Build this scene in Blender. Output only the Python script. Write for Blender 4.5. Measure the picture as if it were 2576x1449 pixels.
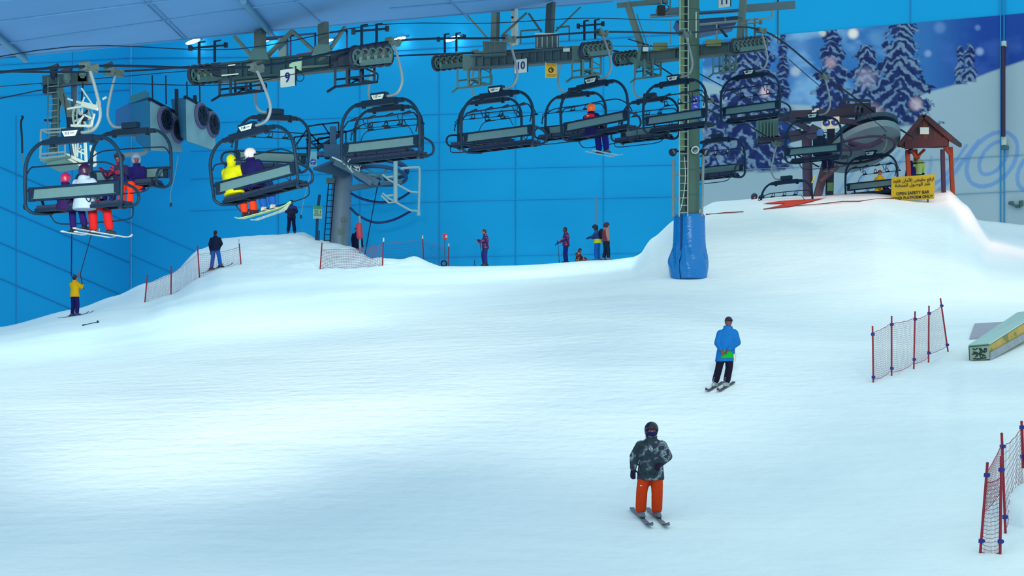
import bpy, math, random
import numpy as np
from mathutils import Vector, Matrix

for _o in list(bpy.data.objects):
    bpy.data.objects.remove(_o)
SC = bpy.context.scene
COL = SC.collection
R = math.radians
F = 5000.0; CX = 1288.0; HY = 1100.0          # focal length in pixels, image centre, eye level row
V = Vector

# ------------------------------------------------------------------ camera
cam_d = bpy.data.cameras.new('camera'); cam = bpy.data.objects.new('camera', cam_d); COL.objects.link(cam)
cam.location = (0, 0, 0); cam.rotation_euler = (R(90), 0, 0)
cam_d.sensor_width = 36; cam_d.lens = 36 * F / 2576; cam_d.shift_y = (HY - 724.5) / 2576
cam_d.clip_end = 400
SC.camera = cam
# ------------------------------------------------------------------ world, lights, exposure
W = bpy.data.worlds.new('world'); SC.world = W; W.use_nodes = True
bg = W.node_tree.nodes['Background']
bg.inputs[0].default_value = (0.64, 0.89, 0.93, 1); bg.inputs[1].default_value = 1.22
SC.view_settings.view_transform = 'Standard'; SC.view_settings.look = 'None'
SC.view_settings.gamma = 1; SC.view_settings.use_curve_mapping = False
SC.view_settings.exposure = 0.0

def spot(name, loc, target, energy, color, angle, blend=1.0, size=1.5):
    l = bpy.data.lights.new(name, 'SPOT'); l.energy = energy; l.color = color
    l.spot_size = R(angle); l.spot_blend = blend; l.shadow_soft_size = size
    o = bpy.data.objects.new(name, l); COL.objects.link(o); o.location = loc
    o.rotation_euler = (V(target) - V(loc)).to_track_quat('-Z', 'Y').to_euler()
    return o
COOL = (0.66, 0.96, 1.0)
NEUT = (.92, .97, .80)
spot('flood_light', (-5, 14, 7.0), (-8.5, 60, 2.6), 66000, NEUT, 33, 1.0)
spot('flood_light', (3, 18, 8.0), (0, 60, 3.2), 29000, NEUT, 36, 1.0)
spot('flood_light', (10, 20, 9), (8, 64, 4.6), 7500, NEUT, 34, 1.0)
spot('flood_light', (-16, 62, 24), (-11, 66, 4), 5500, COOL, 60)
spot('flood_light', (2, 70, 26), (-2, 82, 7), 9000, COOL, 56)
spot('flood_light', (16, 58, 24), (14, 66, 6), 4000, (1.0, 0.9, 0.75), 50)
spot('wall_glow_light', (13.5, 86, 19.5), (14.3, 94, 19.6), 60, (.6, .85, 1), 100)
spot('work_light', (-6.5, 66, 9), (-12.2, 56, 8.9), 2600, (0.85, 1.0, 1.0), 22, size=.3)
# warm lamp under the shelter roof and along the top platform
spot('warm_light', (11.0, 72.0, 14.5), (13.2, 77.5, 8.6), 650, (1.0, 0.50, 0.36), 74, size=.5)
spot('warm_light', (19.5, 76.5, 12.5), (18.6, 76.5, 8.0), 420, (1.0, 0.5, 0.36), 80, size=.3)
spot('warm_light', (17.4, 74.6, 11.6), (16.6, 77, 10.0), 160, (1.0, 0.42, 0.2), 120, size=.1)

# ------------------------------------------------------------------ helpers
def P(px, py, d):
    return V(((px - CX) * d / F, d, (HY - py) * d / F))
def srgb(c):
    return [(x / 12.92 if x <= .04045 else ((x + .055) / 1.055) ** 2.4) for x in [v / 255 for v in c]]
TINT = (0.72, 0.94, 0.96)
GAIN = 1.55
def alb(c, g=1.0):
    l = srgb(c)
    return tuple(min(.92, max(.002, l[i] / (TINT[i] * GAIN) * g)) for i in range(3))
MATS = {}
def mat(name, rgb=(128, 128, 128), rough=.6, metal=0.0, var=.12, scale=8, bump=0.0, bscale=60, raw=None, spec=.4):
    if name in MATS: return MATS[name]
    m = bpy.data.materials.new(name); m.use_nodes = True; nt = m.node_tree; b = nt.nodes['Principled BSDF']
    c = raw if raw else alb(rgb)
    b.inputs['Roughness'].default_value = rough; b.inputs['Metallic'].default_value = metal
    b.inputs['Specular IOR Level'].default_value = spec
    tc = nt.nodes.new('ShaderNodeTexCoord'); nz = nt.nodes.new('ShaderNodeTexNoise'); nz.inputs['Scale'].default_value = scale
    nz.inputs['Detail'].default_value = 4
    mx = nt.nodes.new('ShaderNodeMix'); mx.data_type = 'RGBA'
    mx.inputs[6].default_value = tuple(x * (1 - var) for x in c) + (1,)
    mx.inputs[7].default_value = tuple(min(1, x * (1 + var)) for x in c) + (1,)
    nt.links.new(tc.outputs['Object'], nz.inputs['Vector']); nt.links.new(nz.outputs[0], mx.inputs[0])
    nt.links.new(mx.outputs[2], b.inputs['Base Color'])
    if bump:
        n2 = nt.nodes.new('ShaderNodeTexNoise'); n2.inputs['Scale'].default_value = bscale; bp = nt.nodes.new('ShaderNodeBump')
        bp.inputs['Strength'].default_value = bump; bp.inputs['Distance'].default_value = .02
        nt.links.new(tc.outputs['Object'], n2.inputs['Vector']); nt.links.new(n2.outputs[0], bp.inputs['Height'])
        nt.links.new(bp.outputs[0], b.inputs['Normal'])
    MATS[name] = m
    return m
def cloth(name, rgb, g=1.0):
    return mat('cloth_' + name, raw=alb(rgb, g), rough=.85, var=.15, scale=5, bump=.35, bscale=28, spec=.2)
def ramp_mat(name, cols, scale, rough=.85, kind='noise', detail=2.0):
    if name in MATS: return MATS[name]
    m = bpy.data.materials.new(name); m.use_nodes = True; nt = m.node_tree; b = nt.nodes['Principled BSDF']
    b.inputs['Roughness'].default_value = rough
    tc = nt.nodes.new('ShaderNodeTexCoord')
    if kind == 'noise':
        nz = nt.nodes.new('ShaderNodeTexNoise'); nz.inputs['Detail'].default_value = detail; out = nz.outputs[0]
    else:
        nz = nt.nodes.new('ShaderNodeTexVoronoi'); out = nz.outputs['Distance']
    nz.inputs['Scale'].default_value = scale
    rp = nt.nodes.new('ShaderNodeValToRGB'); rp.color_ramp.interpolation = 'CONSTANT'
    el = rp.color_ramp.elements
    while len(el) < len(cols): el.new(.5)
    for e, (p, c) in zip(el, cols): e.position = p; e.color = alb(c) + (1,)
    nt.links.new(tc.outputs['Object'], nz.inputs['Vector']); nt.links.new(out, rp.inputs[0]); nt.links.new(rp.outputs[0], b.inputs['Base Color'])
    MATS[name] = m
    return m
def emit(name, rgb, s):
    if name in MATS: return MATS[name]
    m = bpy.data.materials.new(name); m.use_nodes = True; b = m.node_tree.nodes['Principled BSDF']
    b.inputs['Base Color'].default_value = tuple(rgb) + (1,)
    b.inputs['Emission Color'].default_value = tuple(rgb) + (1,); b.inputs['Emission Strength'].default_value = s
    MATS[name] = m
    return m
def attr_mat(name, rough=.8, bump=False):
    m = bpy.data.materials.new(name); m.use_nodes = True; nt = m.node_tree; b = nt.nodes['Principled BSDF']
    a = nt.nodes.new('ShaderNodeVertexColor'); a.layer_name = 'Col'
    nt.links.new(a.outputs[0], b.inputs['Base Color']); b.inputs['Roughness'].default_value = rough
    b.inputs['Specular IOR Level'].default_value = .15
    return m

def cat_rom(pts, n=6, closed=False):
    pts = [V(p) for p in pts]; out = []; N = len(pts)
    rng = range(N if closed else N - 1)
    for i in rng:
        p0 = pts[(i - 1) % N] if closed or i > 0 else pts[0]; p1 = pts[i]; p2 = pts[(i + 1) % N]
        p3 = pts[(i + 2) % N] if closed or i + 2 < N else pts[-1]
        for k in range(n):
            t = k / n; t2 = t * t; t3 = t2 * t
            out.append(.5 * ((2 * p1) + (p2 - p0) * t + (2 * p0 - 5 * p1 + 4 * p2 - p3) * t2 + (3 * p1 - p0 - 3 * p2 + p3) * t3))
    if not closed: out.append(pts[-1])
    return out

SPLIT = set('sign_bracket yoke edge_beam loose_wire machine_deck top_girder machinery_frame support_arm gear_box drive_housing control_box small_pulley cable_tray light_strip side_plate fitting handrail suspension_rod brace cooling_rib top_arm rope_handle cage_ladder wheel_guard deck lamp_stand bracket drive_box guard_frame hanging_hose raking_strut pole edge_trim binding'.split())
class MB:
    def __init__(s): s.v = []; s.f = []; s.cuts = []
    def add(s, vs, fs):
        s.cuts.append((len(s.v), len(s.f))); o = len(s.v); s.v += [tuple(v) for v in vs]; s.f += [tuple(i + o for i in f) for f in fs]; return s
    def box(s, c, size, rot=None, taper=None):
        x, y, z = [k / 2 for k in size]; c = V(c)
        vs = []
        for k, (a, b, d) in enumerate([(-1,-1,-1),(1,-1,-1),(1,1,-1),(-1,1,-1),(-1,-1,1),(1,-1,1),(1,1,1),(-1,1,1)]):
            t = taper if (taper and d > 0) else 1
            p = V((a * x * t, b * y * t, d * z))
            if rot: p = rot @ p
            vs.append(c + p)
        return s.add(vs, [(3,2,1,0),(4,5,6,7),(0,1,5,4),(1,2,6,5),(2,3,7,6),(3,0,4,7)])
    def bar(s, p0, p1, w, h=None, up=(0, 0, 1)):
        """rectangular bar between two points, w sideways, h along up"""
        p0 = V(p0); p1 = V(p1); h = h or w; d = (p1 - p0).normalized(); u = V(up)
        if abs(d.dot(u)) > .98: u = V((1, 0, 0))
        sd = d.cross(u).normalized(); uu = sd.cross(d).normalized()
        vs = [q + sd * (a * w / 2) + uu * (b * h / 2) for q in (p0, p1) for a, b in ((-1,-1),(1,-1),(1,1),(-1,1))]
        return s.add(vs, [(0,1,2,3),(7,6,5,4),(0,4,5,1),(1,5,6,2),(2,6,7,3),(3,7,4,0)])
    def tube(s, pts, r, seg=8, closed=False):
        pts = [V(p) for p in pts]; N = len(pts); rr = r if isinstance(r, (list, tuple)) else [r] * N
        vs = []; prev = None
        for i in range(N):
            a = pts[i - 1] if (i > 0 or closed) else pts[i]; b = pts[(i + 1) % N] if (i < N - 1 or closed) else pts[i]
            t = (b - a).normalized()
            if prev is None:
                u = V((0, 0, 1)) if abs(t.z) < .9 else V((1, 0, 0)); n = t.cross(u).normalized()
            else:
                n = prev - t * prev.dot(t)
                n = n.normalized() if n.length > 1e-6 else t.orthogonal().normalized()
            prev = n; bb = t.cross(n)
            for k in range(seg):
                an = 2 * math.pi * k / seg; vs.append(pts[i] + (n * math.cos(an) + bb * math.sin(an)) * rr[i])
        fs = []
        for i in range(N if closed else N - 1):
            j = (i + 1) % N
            for k in range(seg):
                l = (k + 1) % seg; fs.append((i * seg + k, i * seg + l, j * seg + l, j * seg + k))
        if not closed:
            fs.append(tuple(range(seg))[::-1]); fs.append(tuple((N - 1) * seg + k for k in range(seg)))
        return s.add(vs, fs)
    def cap(s, p0, p1, r0, r1, seg=12):
        p0 = V(p0); p1 = V(p1); d = p1 - p0
        if d.length < 1e-6: d = V((0, 0, 1e-4)); p1 = p0 + d
        d.normalize(); pts = []; rs = []
        for a in (-85, -55, -28): pts.append(p0 + d * r0 * math.sin(R(a))); rs.append(r0 * math.cos(R(a)))
        pts.append(p0); rs.append(r0); pts.append(p1); rs.append(r1)
        for a in (28, 55, 85): pts.append(p1 + d * r1 * math.sin(R(a))); rs.append(r1 * math.cos(R(a)))
        return s.tube(pts, rs, seg)
    def ell(s, c, r, rot=None, seg=16, rings=10, top=0, bot=180):
        c = V(c); rx, ry, rz = r if isinstance(r, (tuple, list)) else (r, r, r); vs = []; n = rings
        for i in range(n + 1):
            th = R(top + (bot - top) * i / n); th = min(max(th, .02), math.pi - .02)
            for k in range(seg):
                a = 2 * math.pi * k / seg; p = V((rx * math.sin(th) * math.cos(a), ry * math.sin(th) * math.sin(a), rz * math.cos(th)))
                if rot: p = rot @ p
                vs.append(c + p)
        fs = [(i * seg + k, (i + 1) * seg + k, (i + 1) * seg + (k + 1) % seg, i * seg + (k + 1) % seg) for i in range(n) for k in range(seg)]
        fs.append(tuple(range(seg))); fs.append(tuple(n * seg + k for k in range(seg))[::-1])
        return s.add(vs, fs)
    def loft(s, rings, seg=16):
        vs = []
        for c, xv, yv in rings:
            c = V(c); xv = V(xv); yv = V(yv)
            for k in range(seg):
                a = 2 * math.pi * k / seg; vs.append(c + xv * math.cos(a) + yv * math.sin(a))
        n = len(rings)
        fs = [(i * seg + k, i * seg + (k + 1) % seg, (i + 1) * seg + (k + 1) % seg, (i + 1) * seg + k) for i in range(n - 1) for k in range(seg)]
        fs.append(tuple(range(seg))[::-1]); fs.append(tuple((n - 1) * seg + k for k in range(seg)))
        return s.add(vs, fs)
    def cyl(s, c, axis, r, h, seg=20, r1=None):
        a = V(axis).normalized(); c = V(c); return s.tube([c - a * h / 2, c + a * h / 2], [r, r if r1 is None else r1], seg)
    def ring(s, c, axis, r, tr, seg=28, ts=6, sq=1.0):
        a = V(axis).normalized(); u = a.orthogonal().normalized(); w = a.cross(u)
        return s.tube([V(c) + (u * math.cos(2 * math.pi * k / seg) + w * math.sin(2 * math.pi * k / seg)) * r for k in range(seg)], tr, ts, closed=True)
    def prism(s, poly, n, th):
        """flat polygon (list of points) extruded by vector n*th"""
        poly = [V(p) for p in poly]; e = V(n).normalized() * th; N = len(poly)
        vs = poly + [p + e for p in poly]
        fs = [tuple(range(N))[::-1], tuple(range(N, 2 * N))] + [(i, (i + 1) % N, N + (i + 1) % N, N + i) for i in range(N)]
        return s.add(vs, fs)
    def mesh(s, name, smooth=False, off=None):
        me = bpy.data.meshes.new(name)
        vs = s.v if off is None else [(a - off[0], b - off[1], c - off[2]) for a, b, c in s.v]
        me.from_pydata(vs, [], s.f); me.validate(); me.update()
        if smooth: me.polygons.foreach_set('use_smooth', [True] * len(me.polygons))
        return me
    def build(s, name, m, parent=None, smooth=True, world=False, auto=True):
        if name in SPLIT and len(s.cuts) > 1:
            o = None; cs = s.cuts + [(len(s.v), len(s.f))]
            for (v0, f0), (v1, f1) in zip(cs, cs[1:]):
                q = MB(); q.add(s.v[v0:v1], [tuple(i - v0 for i in f) for f in s.f[f0:f1]]); o = q.build(name, m, parent, smooth, world, auto)
            return o
        off = parent.location if (world and parent) else None
        me = s.mesh(name, smooth and not auto, off)
        if smooth and auto:
            me.polygons.foreach_set('use_smooth', [True] * len(me.polygons)); sharp(me)
        return link(name, me, m, parent)
def sharp(me, ang=40):
    import bmesh
    b = bmesh.new(); b.from_mesh(me); bmesh.ops.recalc_face_normals(b, faces=b.faces)
    ca = R(ang)
    for e in b.edges:
        if len(e.link_faces) != 2 or e.calc_face_angle(0) > ca: e.smooth = False
    b.to_mesh(me); b.free()
def link(name, me, m, parent=None, loc=None):
    o = bpy.data.objects.new(name, me); COL.objects.link(o)
    if m is not None:
        me.materials.clear()
        for x in (m if isinstance(m, (list, tuple)) else [m]): me.materials.append(x)
    if parent: o.parent = parent
    if loc is not None: o.location = loc
    return o
def tag(o, label=None, cat=None, group=None, kind=None):
    if label: o['label'] = label
    if cat: o['category'] = cat
    if group: o['group'] = group
    if kind: o['kind'] = kind
    return o
def thing(name, label, cat, loc=(0, 0, 0), rot=(0, 0, 0), group=None):
    o = bpy.data.objects.new(name, None); COL.objects.link(o); o.location = loc; o.rotation_euler = rot; o.empty_display_size = .2
    return tag(o, label, cat, group)
def remesh(mb, voxel, smooth=3, name='m'):
    me = mb.mesh(name); o = bpy.data.objects.new('tmp', me); COL.objects.link(o)
    md = o.modifiers.new('r', 'REMESH'); md.mode = 'VOXEL'; md.voxel_size = voxel
    if smooth:
        sm = o.modifiers.new('s', 'SMOOTH'); sm.iterations = smooth; sm.factor = .5
    dg = bpy.context.evaluated_depsgraph_get(); out = bpy.data.meshes.new_from_object(o.evaluated_get(dg))
    bpy.data.objects.remove(o); bpy.data.meshes.remove(me); out.name = name
    out.polygons.foreach_set('use_smooth', [True] * len(out.polygons))
    return out
def text_mesh(txt, size, th=.004, align='CENTER', bold=0.0):
    cu = bpy.data.curves.new('t', 'FONT'); cu.body = txt; cu.size = size; cu.extrude = th; cu.align_x = align; cu.align_y = 'CENTER'
    cu.offset = bold; cu.resolution_u = 3
    o = bpy.data.objects.new('t', cu); COL.objects.link(o)
    dg = bpy.context.evaluated_depsgraph_get(); me = bpy.data.meshes.new_from_object(o.evaluated_get(dg))
    bpy.data.objects.remove(o); bpy.data.curves.remove(cu); me.name = 'lettering'
    return me
def frame_mat(origin, xdir, updir):
    """matrix whose local X = xdir, local Y = updir (text lies in it), Z = toward the reader"""
    x = V(xdir).normalized(); z = x.cross(V(updir)).normalized(); y = z.cross(x)
    m = Matrix((x, y, z)).transposed().to_4x4(); m.translation = V(origin); return m
def put_text(txt, size, origin, xdir, updir, m, parent, bold=0.0, sx=1.0, name='lettering'):
    me = text_mesh(txt, size, bold=bold); M = frame_mat(origin, xdir, updir) @ Matrix.Diagonal((sx, 1, 1, 1)); me.transform(M)
    if parent:
        pl = parent
        off = V((0, 0, 0))
        while pl: off += pl.location; pl = pl.parent
        me.transform(Matrix.Translation(-off))
    return link(name, me, m, parent)
# --- value noise
def vnoise(x, y, seed=0):
    xi = np.floor(x).astype(np.int64); yi = np.floor(y).astype(np.int64); xf = x - xi; yf = y - yi
    def h(a, b):
        n = (a * 374761393 + b * 668265263 + seed * 974711) & 0xffffffff
        n = ((n ^ (n >> 13)) * 1274126177) & 0xffffffff
        return ((n ^ (n >> 16)) & 0xffff) / 65535.0
    u = xf * xf * (3 - 2 * xf); v = yf * yf * (3 - 2 * yf)
    return (h(xi, yi) * (1 - u) + h(xi + 1, yi) * u) * (1 - v) + (h(xi, yi + 1) * (1 - u) + h(xi + 1, yi + 1) * u) * v
def fbm(x, y, o=4, seed=0):
    s = 0; a = .5; t = 0
    for k in range(o): s = s + a * vnoise(x * 2 ** k, y * 2 ** k, seed + k); t += a; a *= .5
    return s / t
def pchip(xs, ys, x):
    xs = np.array(xs, float); ys = np.array(ys, float); h = np.diff(xs); dl = np.diff(ys) / h; m = np.zeros(len(xs))
    for i in range(1, len(xs) - 1):
        if dl[i - 1] * dl[i] > 0:
            w1 = 2 * h[i] + h[i - 1]; w2 = h[i] + 2 * h[i - 1]; m[i] = (w1 + w2) / (w1 / dl[i - 1] + w2 / dl[i])
    m[0] = dl[0]; m[-1] = dl[-1]
    x = np.clip(x, xs[0], xs[-1]); i = np.clip(np.searchsorted(xs, x) - 1, 0, len(xs) - 2); t = (x - xs[i]) / h[i]
    return ys[i] * (2*t**3 - 3*t**2 + 1) + h[i] * m[i] * (t**3 - 2*t**2 + t) + ys[i+1] * (-2*t**3 + 3*t**2) + h[i] * m[i+1] * (t**3 - t**2)

# ------------------------------------------------------------------ terrain
TERR = {
 -1400: [(35.7,1330),(47,1040),(60,920),(75,860),(90,835),(112,835)],
 0:   [(35.7,1315),(47,1015),(60,905),(75,850),(88,825),(95,823),(110,835)],
 187: [(35.7,1308),(47,1010),(60,890),(72,832),(84,797),(93,778),(103,785),(112,795)],
 290: [(35.7,1306),(47,1008),(60,880),(72,818),(84,775),(93,745),(103,765),(112,770)],
 365: [(35.7,1304),(47,1005),(60,870),(72,808),(82,774),(93,713),(103,735),(112,740)],
 430: [(35.7,1303),(47,1003),(60,860),(75,775),(86,742),(95,690),(104,712),(112,720)],
 500: [(35.7,1302),(47,1000),(60,850),(75,763),(88,698),(98,630),(106,655),(112,670)],
 560: [(35.7,1302),(47,998),(60,845),(75,753),(88,680),(95,635),(100,602),(107,625),(112,640)],
 640: [(35.7,1302),(47,995),(60,838),(75,742),(86,690),(93,650),(100,594),(107,615),(112,640)],
 765: [(35.7,1302),(47,992),(60,828),(75,728),(88,678),(95,635),(100,587),(106,605),(112,640)],
 812: [(35.7,1302),(47,990),(60,823),(75,722),(88,684),(94,652),(99,607),(106,645),(112,665)],
 880: [(35.7,1301),(47,988),(60,818),(75,718),(88,683),(93,660),(98,622),(105,660),(112,675)],
 955: [(35.7,1300),(47,986),(60,812),(75,714),(86,680),(94,657),(102,685),(112,695)],
 1000:[(35.7,1300),(47,985),(60,808),(75,712),(87,676),(92,660),(100,690),(112,700)],
 1045:[(35.7,1300),(47,984),(60,805),(75,711),(87,673),(92,650),(100,690),(112,700)],
 1110:[(35.7,1300),(47,983),(60,800),(75,709),(87,676),(92,671),(100,692),(112,705)],
 1297:[(35.7,1300),(47,981),(60,790),(75,700),(86,674),(92,667),(100,690),(112,705)],
 1500:[(35.7,1300),(47,979),(60,775),(75,684),(84,662),(92,655),(100,680),(112,705)],
 1590:[(35.7,1300),(47,978),(60,768),(67,712),(76,672),(87,647),(96,670),(112,705)],
 1640:[(35.7,1300),(47,978),(60,766),(67,705),(72,652),(77,598),(86,625),(112,690)],
 1700:[(35.7,1300),(47,978),(60,765),(67.3,698),(71,632),(76,551),(86,575),(112,650)],
 1800:[(35.7,1300),(47,978),(60,768),(67,700),(71,615),(75,540),(78,511),(88,520),(112,620)],
 2000:[(35.7,1300),(47,978),(60,775),(67,690),(71,610),(74,540),(77,500),(88,505),(112,600)],
 2200:[(35.7,1298),(47,974),(60,785),(66,690),(70,615),(73,545),(76,491),(86,491),(112,590)],
 2330:[(35.7,1296),(47,975),(53,893),(60,790),(67,695),(72,600),(75,520),(78,485),(85,485),(112,570)],
 2385:[(35.7,1295),(47,975),(53,886),(60,788),(67,695),(72,600),(75,525),(78,480),(82,480),(88,520),(112,560)],
 2430:[(35.7,1294),(47,970),(53,882),(60,786),(67,700),(74,600),(79,515),(88,545),(112,560)],
 2490:[(35.7,1293),(47,968),(53,880),(60,784),(70,690),(78,612),(88,562),(112,555)],
 2576:[(35.7,1292),(47,965),(53,878),(60,782),(70,690),(80,615),(90,566),(112,552)],
 4000:[(35.7,1290),(47,960),(53,875),(60,780),(70,690),(80,615),(90,566),(112,552)],
}
TPX = sorted(TERR)
def _col(k):
    pts = [(8, -7.75), (20, -5.0), (29, -3.0)] + [(d, (HY - py) * d / F) for d, py in TERR[k]]
    pts.append((140, pts[-1][1] + 1))
    return [p[0] for p in pts], [p[1] for p in pts]
TD = np.linspace(8, 126, 473)
TZ = np.array([pchip(*_col(k), TD) for k in TPX])
def ground_grid(px, d):
    """px, d arrays of the same shape"""
    px = np.asarray(px, float); d = np.asarray(d, float)
    i = np.clip(np.searchsorted(TPX, px) - 1, 0, len(TPX) - 2); xs = np.array(TPX, float)
    t = np.clip((px - xs[i]) / (xs[i + 1] - xs[i]), 0, 1); t = t * .5 + (t * t * (3 - 2 * t)) * .5
    g = np.clip((d - 8) / (TD[1] - TD[0]), 0, len(TD) - 1.001); j = g.astype(int); f = g - j
    z = (TZ[i, j] * (1 - f) + TZ[i, j + 1] * f) * (1 - t) + (TZ[i + 1, j] * (1 - f) + TZ[i + 1, j + 1] * f) * t
    X = (px - CX) * d / F
    z = z + .16 * (fbm(X / 6 + 9, d / 9, 2, 3) - .5) * np.clip((d - 8) / 30, 0, 1)
    lump = np.clip(1 - np.abs(px - 850) / 330, 0, 1) * np.clip((d - 84) / 6, 0, 1) * np.clip((104 - d) / 5, 0, 1)
    z = z + lump * .42 * (fbm(X / .9, d / .9, 3, 7) - .5)
    return z
def G(x, y):
    return float(ground_grid(np.array([CX + x * F / y]), np.array([y]))[0])
def on(px, d, dz=0):
    x = (px - CX) * d / F; return V((x, d, G(x, d) + dz))
pxs = np.concatenate([np.arange(-1400, -100, 60), np.arange(-100, 2700, 7), np.arange(2700, 4001, 65)])
ds = np.concatenate([np.arange(8, 30, .8), np.arange(30, 60, .25), np.arange(60, 126, .28)])
PX, DD = np.meshgrid(pxs, ds, indexing='ij'); ZZ = ground_grid(PX, DD); XX = (PX - CX) * DD / F
vs = np.stack([XX, DD, ZZ], -1).reshape(-1, 3); nx, ny = PX.shape
idx = np.arange(nx * ny).reshape(nx, ny)
qs = np.stack([idx[:-1, :-1], idx[1:, :-1], idx[1:, 1:], idx[:-1, 1:]], -1).reshape(-1, 4)
def np_mesh(name, vs, qs, colors=None, smooth=True):
    me = bpy.data.meshes.new(name); me.vertices.add(len(vs)); me.vertices.foreach_set('co', vs.astype(np.float32).ravel())
    me.loops.add(qs.size); me.loops.foreach_set('vertex_index', qs.astype(np.int32).ravel())
    me.polygons.add(len(qs)); me.polygons.foreach_set('loop_start', np.arange(0, qs.size, 4, dtype=np.int32))
    me.update(calc_edges=True)
    if smooth: me.polygons.foreach_set('use_smooth', [True] * len(qs))
    if colors is not None:
        a = me.color_attributes.new('Col', 'FLOAT_COLOR', 'POINT'); a.data.foreach_set('color', colors.astype(np.float32).ravel())
    return me
def snow_material():
    m = bpy.data.materials.new('snow'); m.use_nodes = True; nt = m.node_tree; b = nt.nodes['Principled BSDF']
    b.inputs['Roughness'].default_value = .75; b.inputs['Specular IOR Level'].default_value = .25
    tc = nt.nodes.new('ShaderNodeTexCoord'); mp = nt.nodes.new('ShaderNodeMapping'); mp.inputs['Scale'].default_value = (.10, .16, .3)
    n1 = nt.nodes.new('ShaderNodeTexNoise'); n1.inputs['Scale'].default_value = 1.0; n1.inputs['Detail'].default_value = 5; n1.inputs['Distortion'].default_value = .6
    rp = nt.nodes.new('ShaderNodeValToRGB'); rp.color_ramp.elements[0].position = .33; rp.color_ramp.elements[1].position = .66
    rp.color_ramp.elements[0].color = (.71, .77, .84, 1); rp.color_ramp.elements[1].color = (.86, .90, .93, 1)
    n2 = nt.nodes.new('ShaderNodeTexNoise'); n2.inputs['Scale'].default_value = 3.0; n2.inputs['Detail'].default_value = 10
    mp3 = nt.nodes.new('ShaderNodeMapping'); mp3.inputs['Scale'].default_value = (.5, 2.2, 1); mp3.inputs['Rotation'].default_value = (0, 0, .35)
    n3 = nt.nodes.new('ShaderNodeTexNoise'); n3.inputs['Scale'].default_value = .9; n3.inputs['Detail'].default_value = 6
    ad = nt.nodes.new('ShaderNodeMath'); ad.operation = 'ADD'
    bp = nt.nodes.new('ShaderNodeBump'); bp.inputs['Strength'].default_value = .6; bp.inputs['Distance'].default_value = .07
    L = nt.links.new
    L(tc.outputs['Object'], mp.inputs[0]); L(mp.outputs[0], n1.inputs[0]); L(n1.outputs[0], rp.inputs[0]); L(rp.outputs[0], b.inputs['Base Color'])
    L(tc.outputs['Object'], n2.inputs[0]); L(tc.outputs['Object'], mp3.inputs[0]); L(mp3.outputs[0], n3.inputs[0])
    L(n2.outputs[0], ad.inputs[0]); L(n3.outputs[0], ad.inputs[1]); L(ad.outputs[0], bp.inputs['Height']); L(bp.outputs[0], b.inputs['Normal'])
    return m
SNOW = snow_material()
terr = link('floor', np_mesh('floor', vs, qs), SNOW); tag(terr, kind='structure')

# ------------------------------------------------------------------ walls
WB = lambda x: 100.87 - .47 * x                    # back wall plane: y = WB(x)
WN = V((-.47, -1, 0)).normalized()                 # towards the slope
def on_back(px, py, off=0.0):
    u = (px - CX) / F; y = 100.87 / (1 + .47 * u); p = V((u * y, y, (HY - py) * y / F)); return p + WN * off
CORNER_PX = 330
CNR = on_back(CORNER_PX, 700); CNR.z = 0
LD = V((-.36, -.93, 0)).normalized()               # left wall runs from the corner towards the camera side
LN = V((LD.y, -LD.x, 0)) * -1
if LN.x < 0: LN = -LN
def on_left(px, py, off=0.0):
    u = (px - CX) / F                              # CNR + LD*s : x = u*y
    s_ = (u * CNR.y - CNR.x) / (LD.x - u * LD.y); q = CNR + LD * s_; return V((q.x, q.y, (HY - py) * q.y / F)) + LN * off
def on_wall(px, py, off=0.0):
    return on_back(px, py, off) if px >= CORNER_PX else on_left(px, py, off)
WALLM = mat('blue_wall_paint', spec=.05, raw=(.012, .34, .67), rough=.7, var=.06, scale=.12)
a = V((38, WB(38), 0)); c = V((CNR.x, CNR.y, 0)); e = c + LD * 62
def wall_slab(name, p, q, n, z0, z1, m, th=.3):
    mb = MB(); mb.prism([V((p.x, p.y, z0)), V((q.x, q.y, z0)), V((q.x, q.y, z1)), V((p.x, p.y, z1))], -n, th)
    return tag(mb.build(name, m), kind='structure')
wall_b = wall_slab('wall_back', a, c, WN, -2, 28, WALLM)
wall_l = wall_slab('wall_left', c + LD * .01, e, LN, -10, 28, WALLM)
SEAM = mat('wall_joint_strip', raw=(.010, .22, .48), rough=.7); SEAMF = mat('wall_joint_faint', raw=(.015, .29, .60), rough=.7)
DSEAM = mat('wall_pipe_dark', raw=(.01, .06, .16), rough=.6)
def seam(pts, w=.03, m=SEAM, par=None, wall=on_wall, name='joint_strip', off=.02):
    mb = MB(); q = [wall(x, y, off) for x, y in pts]
    for k in range(len(q) - 1): mb.bar(q[k], q[k + 1], w, .04, up=WN)
    return mb.build(name, m, par, smooth=False)
for pts in ([(1297,160),(1297,672)],[(1105,140),(1105,672)],[(1518,120),(1518,655)],[(2290,-40),(2290,60)],[(1955,-40),(1955,90)],[(327,160),(327,722)],
            [(905,150),(905,640)],[(700,160),(700,600)]):
    seam(pts, .045, par=wall_b)
for pts in ([(2527,-60),(2527,570)],[(2518,-60),(2518,570)]): seam(pts, .05, par=wall_b, off=.09)
for y0 in (640, 500, 420, 350, 280): seam([(480, y0 + 30), (1120, y0 + 6), (1700, y0 - 6)], .03, SEAMF, par=wall_b)
for y0 in (430, 520): seam([(1790, y0 + 2), (2576, y0 - 40)], .02, mat('mural_joint', raw=(.14, .34, .5)), par=wall_b, off=.09)
for pts in ([(40,290),(40,815)],[(182,120),(180,790)],[(-120,100),(-120,900)]):
    seam(pts, .045, par=wall_l)
for s0 in (420, 520, 610, 700): seam([(-150, s0 - 60), (0, s0), (325, s0 + 140)], .05, par=wall_l)
for s0 in (160, 240): seam([(-150, s0 + 10), (325, s0 - 14)], .035, par=wall_l)
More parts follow.
